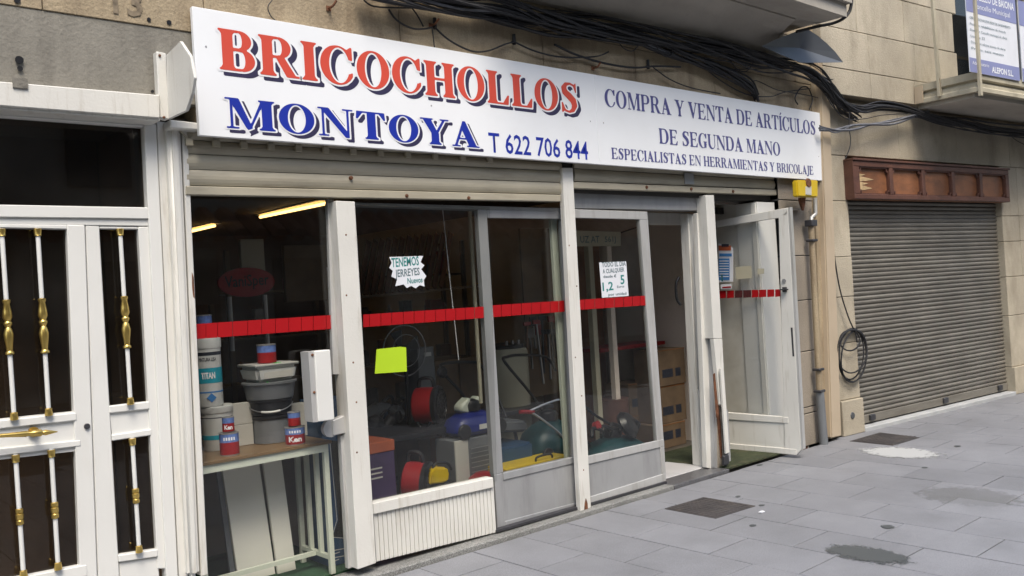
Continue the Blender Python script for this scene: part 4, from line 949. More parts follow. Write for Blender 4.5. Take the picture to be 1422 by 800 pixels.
# ================================================================= PIPES BETWEEN THE BUILDINGS
cp = MB(); a, b = AY(1131, 95, 4.36), AY(1160, 607, 4.36)
cp.prism([AY(1137.5, 60, 4.355), AY(1150, 60, 4.355), AY(1169, 606, 4.355), AY(1155, 609, 4.355)], (0, .09, 0))
o = cp.build('downpipe_casing', 'peach', bevel=.012, seg=2, smooth=True); tag(o, 'tall peach painted pipe casing running down the corner between the two buildings', 'pipe')
MB().prism([AY(1125, 70, 4.41), AY(1138, 70, 4.41), AY(1157, 600, 4.41), AY(1143, 604, 4.41)], (0, .05, 0)).build('corner_strip', 'stone_gold', shop)
pp = thing('metal_pipe', 'thin metal pipe with dark collars below the yellow box', 'pipe', AY(1142, 612, 4.37))
Yp = 4.37
mb = MB(); mb.tube([AY(1132, 275, Yp), AY(1132.5, 297, Yp), AY(1127, 302, Yp), AY(1126, 310, Yp)], .018, 10); mb.build('upper_bend', 'light_alu', pp, smooth=True)
MB().cyl(AY(1126, 308, Yp), AY(1138, 545, Yp), .027).build('tube', 'stone_gold', pp, smooth=True)
MB().cyl(AY(1138, 542, Yp), AY(1144, 617, Yp), .040).build('guard_sleeve', 'tub_grey', pp, smooth=True)
for y, r_ in ((310, .05), (334, .045), (513, .045), (543, .045)):
    c_ = AY(1126+(y-308)*.0506, y, Yp); MB().box(c_.x-r_, c_.x+r_, Yp-.04, Yp+.04, c_.z-(.03 if y == 310 else .012), c_.z+(.03 if y == 310 else .012)).build('collar', 'dark_metal', pp, bevel=.006)
yb = thing('meter_box', 'small yellow box mounted below the right end of the sign', 'box', AY(1118, 265, 4.3))
fq([(1107, 250), (1136, 250), (1136, 274), (1108, 273)], 4.27, .055).build('case', 'yellow', yb, bevel=.01, seg=2)
fq([(1119, 259), (1127, 259), (1127, 271), (1119, 270)], 4.265, .006).build('label', 'grey_board', yb)
p = AY(1123, 254, 4.265); MB().lathe(p, YV, [(.04, -.005), (.045, .01)], 14).build('cap', 'rust', yb)
p = AY(1114, 282, 4.35); MB().lathe(p+ZV*.05, -ZV, [(.035, 0), (.03, .05), (.01, .12)], 10).build('gland', 'rust', yb)
# loop of cable hanging on the pier and its drop wire
cl = thing('cable_coil', 'coil of black cable hanging on the granite pier beside the grey shutter', 'cable', AB(1172, 500, -.03))
for cx, cy, rx, ry, ph, dd in ((1184, 493, 19, 37, 0, .02), (1182, 492, 17.5, 35, .6, .035), (1186, 495, 18, 36, 1.2, .05), (1183, 488, 21, 30, .3, .06), (1180, 473, 14, 14, .0, .045)):
    pts = [AB(cx+rx*math.cos(t+.2*math.sin(ph)), cy+ry*math.sin(t), -dd-.01*math.sin(t*2+ph)) for t in np.linspace(0, 6.283, 30)]
    MB().tube(pts, .008, 6).build('cable_turn', 'rubber', cl, smooth=True)
dw = [(1147, 150), (1151, 220), (1153, 300), (1158, 350), (1166, 400), (1178, 440), (1188, 463), (1190, 475)]
o = MB().tube(spline([AB(x, y, -.05) for x, y in dw]), .0075, 6).build('hanging_cable', 'rubber', smooth=True); tag(o, 'thin black cable dropping past the sign end to the coil', 'cable')

# ================================================================= BALCONY OVER THE SIGN
XB = 7.45
b1 = thing('balcony', 'large rendered balcony slab with curved underside above the white sign', 'balcony', (XB, 4.1, 3.84))
pr = [(4.419, 3.595), (4.38, 3.60), (4.33, 3.66), (4.25, 3.745), (4.15, 3.805), (4.085, 3.838), (4.07, 3.852), (3.83, 3.838), (3.79, 3.838), (3.79, 3.955), (3.73, 3.965), (3.73, 4.05), (4.419, 4.05)]
MB().prism([(3.6, y, z) for y, z in pr[:6]+[(4.085, 3.95), (4.419, 3.95)]], (XB-.35-3.6, 0, 0)).build('curved_soffit', 'soffit', b1, smooth=True)
MB().prism([(3.6, y, z) for y, z in [(3.79, 3.838), (3.79, 3.952), (4.084, 3.952), (4.084, 3.852), (3.84, 3.846)]], (XB-3.6, 0, 0)).build('edge_beam', 'soffit', b1)
MB().box(3.6, XB, 4.086, 4.419, 3.951, 4.06).box(3.58, XB+.03, 3.75, 4.086, 3.953, 4.06).build('deck', 'soffit', b1)
MB().box(XB-.349, XB, 4.086, 4.419, 3.86, 3.95).build('end_block', 'soffit', b1)
dk = thing('bent_sheet', 'dark grey bent metal sheet hanging under the right end of the big balcony', 'metal sheet', AY(1120, 70, 4.2))
pxl = [(1058, 64), (1075, 56), (1092, 49), (1108, 43), (1124, 42), (1136, 50), (1148, 60), (1160, 72), (1171, 86.5), (1140, 87), (1112, 87), (1085, 76)]
P_ = [AY(x, y, 4.20) for x, y in pxl]
for i, p_ in enumerate(P_): p_.y = 4.20
c_ = sum(P_, Vector())/len(P_)
mb = MB(); ctr = c_+Vector((0, .06, 0)); mb.add(P_+[ctr]+[p_+YV*.006 for p_ in P_]+[ctr+YV*.006], [(i, (i+1) % 12, 12) for i in range(12)]+[((i+1) % 12+13, i+13, 25) for i in range(12)]+[(i, i+13, (i+1) % 12+13, (i+1) % 12) for i in range(12)])
mb.build('sheet', 'flash', dk)
MB().tube(spline([AY(1106, 44, 4.14), AY(1135, 37, 4.05), AY(1158, 32, 3.95), AY(1172, 25, 3.82), AY(1180, 15, 3.78), AY(1183, 0, 3.76)]), .014, 6).build('edge_cable', 'rubber', dk, smooth=True)

# ================================================================= CABLES ALONG THE WALL
def cable(pts, r, label, Y=4.33, m='rubber', n=1, spread=.02, grp=None, waves=.0, nm='cable'):
    rr = random.Random(int(pts[0][0]*7+pts[0][1])); base = [AY(x, y, Y) if len(t_) == 0 else AY(x, y, t_[0]) for x, y, *t_ in pts]
    if n == 1:
        o = MB().tube(spline(base), r, 6).build(nm, m, smooth=True); tag(o, label, 'cable', grp); return o
    t = thing(nm, label, 'cable', base[0], grp)
    for k in range(n):
        ph = rr.uniform(0, 6.28); am = spread*math.sqrt(rr.random()); th = rr.uniform(0, 6.28); fr_ = rr.uniform(.3, 1.1)
        pts_ = [b_+Vector((0, math.cos(th+i*fr_*waves)*am*.6, math.sin(th+i*fr_*waves)*am+rr.uniform(-.018, .018))) for i, b_ in enumerate(base)]
        MB().tube(spline(pts_, 5), r*rr.choice((.35, .5, .6, .8, 1.0, 1.25)), 6).build('strand', m if rr.random() < .8 else 'rope', t, smooth=True)
    return t
cable([(500, -22), (560, -8), (640, 4), (700, 12), (760, 24), (820, 34), (880, 46), (940, 60), (1000, 72), (1050, 84), (1090, 92), (1120, 98), (1140, 110), (1155, 128), (1170, 147), (1190, 158)], .0105, 'thick bundle of black cables under the balcony soffit, running to the corner', 4.31, n=20, spread=.085, waves=1)
cable([(540, -12), (620, 8), (700, 26), (760, 38), (810, 44), (860, 48), (900, 58), (950, 76), (1000, 96), (1040, 118), (1050, 135, 4.41)], .0095, 'lower bundle of black cables dropping behind the sign', 4.35, n=14, spread=.05, waves=1)
for pts_, r_, lb in (
    ([(540, 13), (548, 25), (560, 34), (575, 40), (590, 40), (600, 38)], .006, 'short sagging black wire at the left of the two wall hooks'),
    ([(604, 38), (620, 53), (640, 65), (660, 72), (680, 70), (700, 62), (714, 58)], .006, 'sagging black wire loop above the letters C and H'),
    ([(714, 58), (740, 70), (770, 78), (800, 80), (830, 78), (845, 72)], .006, 'sagging wire between the wall hook and the lower cable bundle'),
    ([(600, 38), (602, 55), (604, 72)], .004, 'short wire dropping from the hook to the sign top'),
    ([(570, 8), (580, 22), (588, 37)], .005, 'short slanting wire meeting the hook'),
    ([(770, 62), (800, 76), (840, 88), (880, 94), (910, 92), (945, 93)], .008, 'thin cable lying under the lower bundle along the stone'),
    ([(905, 92), (930, 110), (960, 122), (1000, 130)], .005, 'thin wire falling behind the sign, middle'),
    ([(985, 100), (1010, 118), (1040, 132), (1070, 134), (1090, 128), (1125, 123)], .005, 'thin wire arching over the word ARTICULOS'),
    ([(985, 97), (1040, 96), (1080, 95)], .004, 'nearly straight thin wire joining the two bundles'),
    ([(1040, 120), (1050, 112), (1080, 125), (1120, 132), (1150, 140)], .004, 'thin wire crossing the pale pipes at the corner'),
    ([(1108, 145), (1104, 136), (1112, 122), (1122, 122), (1128, 138), (1124, 152)], .006, 'small wire loop above the right end of the sign'),
    ([(505, 0), (520, 9), (560, 11), (600, 12), (640, 22)], .005, 'thin wire along the wall above the letters'),
    ([(378, 0), (372, 10), (376, 22), (383, 29)], .003, 'hair-thin hooked wire on the wall left of the cables')):
    cable(pts_, r_, lb, 4.385)
def cableB(pts, r, label, m='rubber', n=1, spread=.02, d=-.13, waves=1.):
    rr = random.Random(int(pts[0][0]+pts[-1][1])); base = [AB(x, y, d) for x, y in pts]
    if n == 1: o = MB().tube(spline(base), r, 6).build('cable', m, smooth=True); return tag(o, label, 'cable')
    t = thing('cable', label, 'cable', base[0])
    for k in range(n):
        am = spread*math.sqrt(rr.random()); th = rr.uniform(0, 6.28); fr_ = rr.uniform(.3, 1.1)
        MB().tube(spline([b_+V2*(math.cos(th+i*fr_*waves)*am*.6)+ZV*(math.sin(th+i*fr_*waves)*am+rr.uniform(-.02, .02)) for i, b_ in enumerate(base)], 5), r*rr.choice((.4, .55, .8, 1.1)), 6).build('strand', m if rr.random() < .8 else 'rope', t, smooth=True)
cableB([(1128, 105), (1148, 120), (1162, 138), (1180, 149), (1200, 153), (1225, 149), (1260, 154), (1300, 166), (1340, 172), (1380, 178), (1440, 182)], .009, 'thick black cable bundle along the string course of the granite building', n=13, spread=.045)
cableB([(1270, 158), (1300, 166), (1340, 176), (1380, 182), (1440, 186)], .009, 'second black bundle sagging under the granite balcony', n=9, spread=.055)
cableB([(1138, 178), (1160, 180), (1185, 178), (1210, 173), (1240, 168), (1270, 161), (1290, 158)], .012, 'grey twisted cable rising from the sign end towards the granite balcony', m='rope', n=4, spread=.018, waves=3)
cableB([(1146, 130), (1158, 150), (1175, 165), (1200, 165), (1225, 160), (1260, 158)], .005, 'loose thin black wire below the string course')
cableB([(1180, 150), (1179, 175), (1181, 192), (1180, 205), (1174, 220)], .005, 'thin wire dropping to the corner of the wooden fascia')
cableB([(1400, 184), (1410, 194), (1425, 202)], .004, 'short loose wire end at the right edge of the photo')

rq = random.Random(21)
for i in range(9):     # loose loops and ties in the tangle under the balcony
    x = 700+i*52; y = 22+i*9.2+rq.uniform(-3, 8); L_ = rq.uniform(30, 70); sg_ = rq.uniform(5, 16)
    pts_ = [(x, y), (x+L_*.3, y+sg_), (x+L_*.7, y+sg_+4), (x+L_, y+L_*.19)]
    cable(pts_, rq.uniform(.003, .006), 'loose sagging wire %s in the tangle above the sign' % ['over the letter L', 'over the last O and S', 'just right of the S', 'over the word COMPRA', 'over the word VENTA', 'over the first DE', 'over the A of ARTICULOS', 'over the letters RT', 'over the letters CULOS'][i], 4.33)
for x, y in ((604, 36), (714, 58), (900, 92), (985, 96)):
    p = AY(x, y, 4.40); mb = MB(); mb.cyl(p+Vector((0, 0, -.02)), p+Vector((0, 0, .05)), .012, n=8); mb.cyl(p, p+YV*.03, .01, n=8); mb.build('cable_clip', 'rubber', shop)

# ================================================================= ACROSS THE STREET (seen only in reflections)
op = thing('street_building', 'dim stone building across the street mirrored in the shop glass', 'building', (8, -9.5, 0))
MB().box(-18, 34, -16, -9.5, 0, 11).build('wall', 'opp_stone', op)
for i in range(17):
    for z_ in (4.2, 7.4):
        x_ = -16+i*3; MB().box(x_, x_+1.2, -9.50, -9.42, z_, z_+1.9).build('window', 'opp_dark', op)
for i in range(12):
    x_ = -16+i*4.2; MB().box(x_, x_+2.9, -9.50, -9.40, .1, 2.7).build('shopfront', 'opp_dark', op)
mb = MB()
for i in range(60): mb.cyl((-5+i*.45, -9.4, 3.7), (-5+i*.45, -8.5, 3.15), .17, n=6)
mb.build('tiled_awning', 'opp_tile', op)

# ================================================================= TABLE AND PAINT BEHIND THE GLASS DOOR
ta = thing('table', 'white metal framed table with varnished top standing behind the glass door', 'table', (2.2, 4.8, .03))
ZT = .806
MB().box(1.75, 2.585, 4.60, 5.00, ZT-.018, ZT).build('table_top', 'wood_top', ta, bevel=.002)
MB().box(1.77, 2.565, 4.612, 4.638, ZT-.062, ZT-.0185).box(1.77, 2.565, 4.962, 4.988, ZT-.062, ZT-.0185).box(2.538, 2.564, 4.6385, 4.9615, ZT-.06, ZT-.0185).build('apron', 'mint', ta)
for x, y in ((1.80, 4.625), (2.550, 4.625), (1.80, 4.975), (2.550, 4.975)):
    MB().box(x-.015, x+.015, y-.015, y+.015, .033, ZT-.0625).build('leg', 'mint', ta, bevel=.002)
for y in (4.74, 4.86): MB().box(2.537, 2.563, y-.012, y+.012, .14, ZT-.061).build('end_bar', 'mint', ta)
MB().box(2.537, 2.563, 4.641, 4.959, .115, .139).box(1.816, 2.534, 4.78, 4.805, .115, .139).build('foot_rail', 'mint', ta)
def scale(p): return FP/((Vector(p)-CP).dot(CF))
def wrap_text(s, c, r, z, h, width, ink, parent, name='lettering', bold=.02):
    o = text(s, (0, 0, 0), XV, ZV, h, ink, parent, name, width=width, bold=bold); me = o.data
    off = Vector((0, 0, 0)); pp = parent
    while pp is not None: off += pp.location; pp = pp.parent
    a0 = math.atan2(CP.y-c.y, CP.x-c.x)
    for v in me.vertices:
        p = v.co+off; a = a0+(p.x-width/2)/r; v.co = Vector((c.x+math.cos(a)*(r+.0008), c.y+math.sin(a)*(r+.0008), z+p.z))-off
    return o
def can(x0, x1, yt, yb, zb_, label, kind='red', txt=None, grp=None):
    b = AZ((x0+x1)/2, yb, zb_); rr_ = (x1-x0)/2/scale(b+YV*.03); c = b+Vector((.6*rr_, .8*rr_, 0)); c.z = zb_
    s_ = scale(c); h = (yb-yt)/s_-.3*rr_*0; h = (yb-yt)/s_
    t = thing('paint_can', label, 'paint can', c, grp)
    MB().lathe(c, ZV, [(rr_*.97, 0), (rr_*.97, h*.06)], 24).build('base', 'tin', t, smooth=True)
    MB().lathe(c+ZV*h*.062, ZV, [(rr_, 0), (rr_, h*.50)], 24).build('red_label', 'red', t, smooth=True)
    MB().lathe(c+ZV*h*.564, ZV, [(rr_, 0), (rr_, h*.34)], 24).build('blue_label', 'can_blue', t, smooth=True)
    MB().lathe(c+ZV*h*.906, ZV, [(rr_*1.03, 0), (rr_*1.03, h*.05), (rr_*.9, h*.055), (rr_*.88, h*.03)], 24).build('lid', 'tin', t, smooth=True)
    if txt: wrap_text(txt, c, rr_, zb_+h*.20, h*.26, rr_*1.35, 'white_ink', t, 'can_lettering', bold=.04)
    wrap_text('IIIII', c, rr_, zb_+h*.66, h*.12, rr_*1.2, 'white_ink', t, 'can_print', bold=.03)
    return c, rr_, h
def tub(x0, x1, yt, yb, zb_, label, m, lidm, sq=False, flare=1.08, handle=False, name='tub', hgt=None, cxy=None):
    if cxy is None: b = AZ((x0+x1)/2, yb, zb_); rr_ = (x1-x0)/2/scale(b+YV*.07); c = b+Vector((.6*rr_, .8*rr_, 0))
    else: c = cxy.copy(); rr_ = (x1-x0)/2/scale(c)
    c.z = zb_; h = (yb-yt)/scale(c) if hgt is None else hgt; n = 4 if sq else 28
    t = thing(name, label, 'bucket', c)
    if sq:
        w_, d_ = rr_*.80, rr_*.72; mb = MB(); vs = []
        for k_, z_ in ((.86, 0), (1, h*.85)):
            vs += [c+Vector((sx_*w_*k_, sy_*d_*k_, z_)) for sx_, sy_ in ((-1, -1), (1, -1), (1, 1), (-1, 1))]
        mb.add(vs, [(0, 1, 2, 3), (4, 5, 6, 7), (0, 1, 5, 4), (1, 2, 6, 5), (2, 3, 7, 6), (3, 0, 4, 7)]); mb.build('body', m, t, bevel=.018, seg=3, smooth=True)
        MB().box(c.x-w_*1.06, c.x+w_*1.06, c.y-d_*1.06, c.y+d_*1.06, c.z+h*.855, c.z+h).build('lid', lidm, t, bevel=.012, seg=2, smooth=True)
        MB().box(c.x-w_*.6, c.x+w_*.7, c.y-d_*.955, c.y-d_*.94, c.z+h*.2, c.z+h*.55).build('label', 'grey_board', t)
    else:
        MB().lathe(c, ZV, [(rr_/flare*.97, 0), (rr_/flare, h*.02), (rr_*.985, h*.84)], n).build('body', m, t, smooth=True)
        MB().lathe(c+ZV*h*.842, ZV, [(rr_*1.03, 0), (rr_*1.05, h*.02), (rr_*1.05, h*.13), (rr_*.98, h*.155), (rr_*.9, h*.14)], n).build('lid', lidm, t, smooth=True)
    if handle:
        a0 = math.atan2(CP.y-c.y, CP.x-c.x); P_ = []
        for k_ in np.linspace(-1.45, 1.45, 15):
            P_.append(c+Vector((math.cos(a0+k_)*rr_*1.03, math.sin(a0+k_)*rr_*1.03, h*.72-h*.5*math.cos(k_))))
        MB().tube(P_, .003, 5).build('handle', 'steel', t, smooth=True)
        MB().tube(P_[5:10], .007, 6).build('grip', 'tub_white', t, smooth=True)
    return t, c, rr_, h
# left stack
t, c, r_, h = tub(276, 320, 566, 627, ZT, 'pale tub with turquoise swirl and white lid, lowest of the left stack on the table', 'tub_white', 'tub_white')
for zz_, m_ in ((.25, 'cyan'), (.72, 'print_dark')): MB().lathe(c+ZV*h*zz_, ZV, [(r_*(.945+.04*zz_), 0), (r_*(.945+.04*zz_)+.001, h*(.10 if zz_ < .5 else .03))], 28).build('printed_band', m_, t, smooth=True)
zt1 = c.z+h
t, c2, r2, h2 = tub(272, 309, 476, 571, zt1, 'tall white bucket with turquoise TITAN band standing on the pale tub', 'tub_white', 'tub_white', cxy=c+Vector((-.035, -.0, 0)), flare=1.02)
for a_, b_, m_ in ((.34, .56, 'cyan'), (.74, .79, 'print_dark'), (.20, .22, 'notice_blue')):
    MB().lathe(c2+ZV*h2*a_, ZV, [(r2*.992+.0006, 0), (r2*.995+.0006, h2*(b_-a_))], 28).build('printed_band', m_, t, smooth=True)
wrap_text('TITAN', c2, r2*.995+.001, c2.z+h2*.41, h2*.085, r2*1.0, 'white_ink', t, 'bucket_lettering', bold=.04)
wrap_text('PINTURA LISA', c2, r2*.99+.001, c2.z+h2*.66, h2*.05, r2*1.3, 'print_dark', t, 'bucket_lettering')
q = c2+Vector((math.cos(-2.1)*r2, math.sin(-2.1)*r2, 0)); zt2 = c2.z+h2
a0 = math.atan2(CP.y-c2.y, CP.x-c2.x)
o = text('A', (0, 0, 0), XV, ZV, .01, 'white_ink', t, 'logo'); bpy.data.objects.remove(o)
mb = MB(); [mb.lathe(c2+Vector((math.cos(a0+.15)*(r2-.028), math.sin(a0+.15)*(r2-.028), h2*.13)), Vector((math.cos(a0+.15), math.sin(a0+.15), 0)), [(.001, .0), (.026, .0), (.026, .0295)], 4)]; mb.build('blue_logo_square', 'notice_blue', t)
x_ = c2+Vector((-.01, -.01, 0)); tt = thing('paint_can', 'blue and red paint can on the tall white bucket beside the red tape', 'paint can', (x_.x, x_.y, zt2))
cc = Vector((x_.x, x_.y, zt2+.002)); MB().lathe(cc, ZV, [(.047, 0), (.047, .075)], 24).build('red_label', 'red', tt, smooth=True)
MB().lathe(cc+ZV*.0755, ZV, [(.043, 0), (.043, .045)], 24).build('blue_label', 'can_blue', tt, smooth=True); MB().lathe(cc+ZV*.121, ZV, [(.045, 0), (.045, .006), (.038, .007)], 24).build('lid', 'tin', tt, smooth=True)
c, r_, h = can(303, 329.5, 597, 634, ZT, 'larger red and blue paint can of the left pair on the table, blank front', txt='')if False else can(303, 329.5, 601, 634, ZT, 'larger red and blue paint can standing left of the black tubs on the table')
tt = thing('paint_can', 'small red paint can lettered Ken on top of the left larger can', 'paint can', c+ZV*h)
def smallcan(t, c, r_, h, txt):
    MB().lathe(c, ZV, [(r_, 0), (r_, h*.55)], 20).build('red_label', 'red', t, smooth=True); MB().lathe(c+ZV*h*.552, ZV, [(r_, 0), (r_, h*.36)], 20).build('blue_label', 'can_blue', t, smooth=True)
    MB().lathe(c+ZV*h*.914, ZV, [(r_*1.04, 0), (r_*1.04, h*.06), (r_*.85, h*.065)], 20).build('lid', 'tin', t, smooth=True)
    if txt: wrap_text(txt, c, r_, c.z+h*.15, h*.28, r_*1.4, 'white_ink', t, 'can_lettering', bold=.04)
smallcan(tt, c+ZV*(h+.001), r_*.62, h*.62, 'Ken')
c, r_, h = can(394.5, 422, 593, 619, ZT, 'red paint can lettered Ken beside the black tubs on the table', txt='Ken')
tt = thing('paint_can', 'small blue-topped red can on the right Ken paint can', 'paint can', c+ZV*h); smallcan(tt, c+ZV*(h+.001), r_*.64, h*.75, None)
# middle stack
t, c, r_, h = tub(347, 400, 578, 617, ZT, 'dark grey tub with printed band, lowest of the middle stack', 'tub_grey', 'tub_black', flare=1.02)
t, c3, r3, h3 = tub(345, 404, 562, 590, c.z+h, 'black tub with wire handle in the middle stack', 'tub_black', 'tub_black', cxy=c, hgt=h*.55, handle=True, flare=1.05)
t, c4_, r4, h4 = tub(338, 409, 546, 572, c3.z+h3, 'grey tub with green price sticker in the middle stack', 'tub_grey', 'tub_grey', cxy=c, hgt=h*.62, flare=1.12)
MB().lathe(c4_+Vector((-.06, -.105, h4*.93)), Vector((-.5, -.85, 0)), [(.012, 0), (.012, .006)], 4).build('price_sticker', 'green_label', t)
t, c5, r5, h5 = tub(333, 412, 521, 548, c4_.z+h4, 'white square tub with lid near the top of the middle stack', 'tub_white', 'tub_white', sq=True, cxy=c, hgt=h*.62)
MB().box(c5.x-.0, c5.x+.035, c5.y-.10, c5.y-.07, c5.z+h5+.0005, c5.z+h5+.0025).build('price_sticker', 'green_label', t)
cc = Vector((c5.x-.01, c5.y-.01, c5.z+h5+.003)); tt = thing('paint_can', 'blue and red paint can standing on the white square tub', 'paint can', cc); smallcan(tt, cc, .055, .112, None)
# cartons behind
for x0, x1, y0, y1, Y, lb in ((312, 350, 566, 600, 4.93, 'pale grey carton behind the left tubs, upper'), (312, 352, 600, 634, 4.93, 'pale grey carton behind the left tubs, resting on the table'), (404, 436, 570, 625, 4.92, 'grey carton behind the right Ken can')):
    a, b = AY(x0, y1, Y), AY(x1, y0, Y); z0 = ZT+.001 if y1 > 610 else ZT+.125; z1 = z0+(.122 if x1 < 400 else .2)
    o = MB().box(a.x, b.x, Y, Y+.06, z0, z1).build('carton', 'grey_board', bevel=.002); tag(o, lb, 'box')
# boards leaning under the table
def lean(x0, x1, Y, z1, dx, m, label, nm='board'):
    a, b = AZ(x0, 795, .03).x, AZ(x1, 795, .03).x
    o = MB().prism([(a, Y, .034), (b, Y, .034), (b-dx, Y+.03, z1), (a-dx, Y+.03, z1)], (0, .02, 0)).build(nm, m); return tag(o, label, 'board')
lean(298, 376, 4.90, .74, .05, 'pale_board', 'wide pale board leaning under the table, left')
lean(379, 420, 4.88, .74, .04, 'pale_board', 'narrower pale board leaning under the table, right')
lean(286, 296, 4.92, .72, .04, 'flash', 'dark narrow board under the table beside the pale ones')
nbx = thing('printed_box', 'tall navy box printed with a white chisel outline beside the table', 'box', (2.68, 4.75, .033))
MB().box(2.60, 2.82, 4.74, 5.0, .034, 1.02).build('carton', 'navy_box', nbx, bevel=.003)
Yn = 4.7385
def nq(pts, m, nm): MB().prism([AY(x, y, Yn) for x, y in pts], (0, .001, 0)).build(nm, m, nbx)
nq([(459, 612), (472, 612), (477, 720), (484, 740), (487, 746), (462, 746), (470, 722)], 'black', 'printed_tool')
for a, b in (((458, 612), (468, 722)), ((468, 722), (461, 746)), ((461, 746), (487, 748)), ((473, 612), (479, 722))):
    MB().bar(AY(*a, Yn-.001), AY(*b, Yn-.001), .004, .001, YV).build('outline', 'grey_board', nbx)
for i, (l_, y) in enumerate(((16, 762), (9, 767), (17, 772), (8, 777))): nq([(463, y+2), (463+l_, y-1), (463+l_, y+.2), (463, y+3.4)], 'grey_board', 'print_line')

# ================================================================= NOTICES ON THE GLASS
st_ = thing('star_notice', 'white jagged paper notice about new car jacks taped to the window', 'notice', AY(566, 400, YF+.04))
Yn = YF+.0475
star = [(540.5, 357), (587.5, 355.5), (584, 364), (589.5, 368.5), (585, 374), (592, 383.5), (588.5, 389), (589.5, 398), (583, 396), (577, 400.5), (571, 397), (565, 400), (560.5, 395), (549, 397.5), (551.5, 388), (543.5, 384), (545.5, 376), (540.5, 372), (544, 365)]
MB().prism([AY(x, y, Yn) for x, y in star], (0, .0006, 0)).build('sheet', 'paper', st_)
st_s = st_.children[0]
def ptext(s, a, b, h, m, par, Y, bold=.02):
    A, B = AY(*a, Y), AY(*b, Y); return text(s, A, B-A, ZV, h, m, par, 'handwriting', width=(B-A).length, bold=bold)
ptext('TENEMOS', (544, 371), (582, 368), .055, 'teal_ink', st_s, Yn-.0008); ptext('JERREYES', (549, 385), (583, 381.5), .045, 'grey_ink', st_s, Yn-.0008); ptext('Nuevos', (566, 394), (587, 392), .035, 'teal_ink', st_s, Yn-.0008)
o = fq([(523, 485), (556, 481.5), (564, 482.5), (565, 516), (520.5, 519)], YF+.0465, .0006).build('lime_sheet', 'neon_paper'); tag(o, 'bright lime green paper sheet stuck on the window', 'notice')
pn = thing('price_notice', 'white handwritten price notice on the right sliding door', 'notice', AY(852, 413, Y2))
Yn = Y2+.0105
MB().prism([AY(x, y, Yn) for x, y in ((832, 364.5), (869.5, 363), (873, 411), (836, 413.5))], (0, .0006, 0)).build('sheet', 'paper', pn)
pn_s = pn.children[0]
for s_, a, b, h, m_ in (('TODO EL DIA', (836, 371), (869, 369), .036, 'grey_ink'), ('A CUALQUIER', (837, 380), (867, 377), .032, 'grey_ink'), ('desde €', (838, 386), (856, 385), .02, 'grey_ink'), ('1,2', (837, 404), (852, 402.5), .062, 'teal_ink'), ('5', (862, 394.5), (867.5, 394), .068, 'teal_ink'), ('Euros', (857, 400), (867, 399), .018, 'grey_ink'), ('por unidad', (845, 411), (870, 409), .02, 'grey_ink')):
    ptext(s_, a, b, h, m_, pn_s, Yn-.0008)
ov = thing('oval_sign', 'dark red oval sign with black script lettering inside behind the glass door', 'sign', AY(343, 392, 5.6))
c = AY(343, 392, 5.6); MB().prism([c+Vector((math.cos(a)*.20, 0, math.sin(a)*.098)) for a in np.linspace(0, 6.283, 33)[:-1]], (0, .015, 0)).build('plate', 'red', ov)
text('VaniSper', c+Vector((-.155, -.004, -.03)), Vector((1, 0, .03)), ZV, .075, 'black', ov, 'script_lettering', width=.31, bold=.01)
for dx in (-.12, .13): MB().cyl(c+Vector((dx, .02, -.09)), c+Vector((dx, .02, -.45)), .016, n=8).build('stand', 'tin', ov)

# ================================================================= GOODS IN THE SHOP
def axis_drum(c, ax, r, l, mbody, label, nm, cat, grille=True):
    t = thing(nm, label, cat, c); ax = Vector(ax).normalized()
    MB().lathe(c-ax*l/2, ax, [(r*.78, 0), (r*.98, l*.10), (r, l*.3), (r, l*.95), (r*.93, l)], 26).build('housing', mbody, t, smooth=True)
    f = c+ax*l/2; MB().lathe(f, ax, [(r*1.05, -.01), (r*1.06, .02), (r*.9, .035), (r*.85, .01)], 26).build('rim', 'black', t, smooth=True)
    a = ax.cross(ZV).normalized(); mb = MB()
    for k in range(10):
        th = k*math.pi/10; d = a*math.cos(th)+ZV*math.sin(th); mb.bar(f+ax*.03-d*r*.9, f+ax*.03+d*r*.9, .006, .006, ax)
    for q_ in (.35, .65): mb.tube([f+ax*.033+(a*math.cos(x)+ZV*math.sin(x))*r*q_ for x in np.linspace(0, 6.283, 17)], .004, 4)
    mb.build('grille', 'dark_metal', t); MB().lathe(f+ax*.0, ax, [(r*.3, 0), (r*.3, .028)], 14).build('hub', 'dark_metal', t)
    MB().tube(spline([c+ZV*r*.95-ax*l*.3, c+ZV*(r+.06)-ax*l*.2, c+ZV*(r+.06)+ax*l*.3, c+ZV*r*.95+ax*l*.4]), .014, 7).build('carry_handle', 'black', t, smooth=True)
    for s in (-1, 1): MB().tube([c-ZV*r*.8+a*s*r*.5-ax*l*.3, c-ZV*(r+.05)+a*s*r*.6, c-ZV*r*.8+a*s*r*.5+ax*l*.3], .012, 6).build('foot', 'black', t)
    return t
axis_drum(AY(592, 563, 5.35), (.55, -.8, 0), .135, .17, 'red', 'red drum-shaped blower with black round grille, on the black bench', 'blower', 'blower')
axis_drum(AY(577, 668, 4.98), (.6, -.8, -.1), .13, .15, 'red', 'red blower with black front on the floor beside the yellow case', 'blower', 'blower')
# black bench under the upper blower
bn = thing('bench', 'low black bench carrying the red blower in the shop window', 'bench', (3.9, 5.3, .03))
a, b = AY(505, 592, 5.15), AY(625, 592, 5.15); zb_ = AY(592, 590, 5.35).z
MB().box(a.x, b.x, 5.15, 5.60, zb_-.05, zb_-.005).build('seat', 'black', bn, bevel=.01)
for x in (a.x+.04, b.x-.04):
    for y in (5.18, 5.56): MB().cyl((x, y, .021), (x, y, zb_-.051), .014, n=8).build('leg', 'dark_metal', bn)
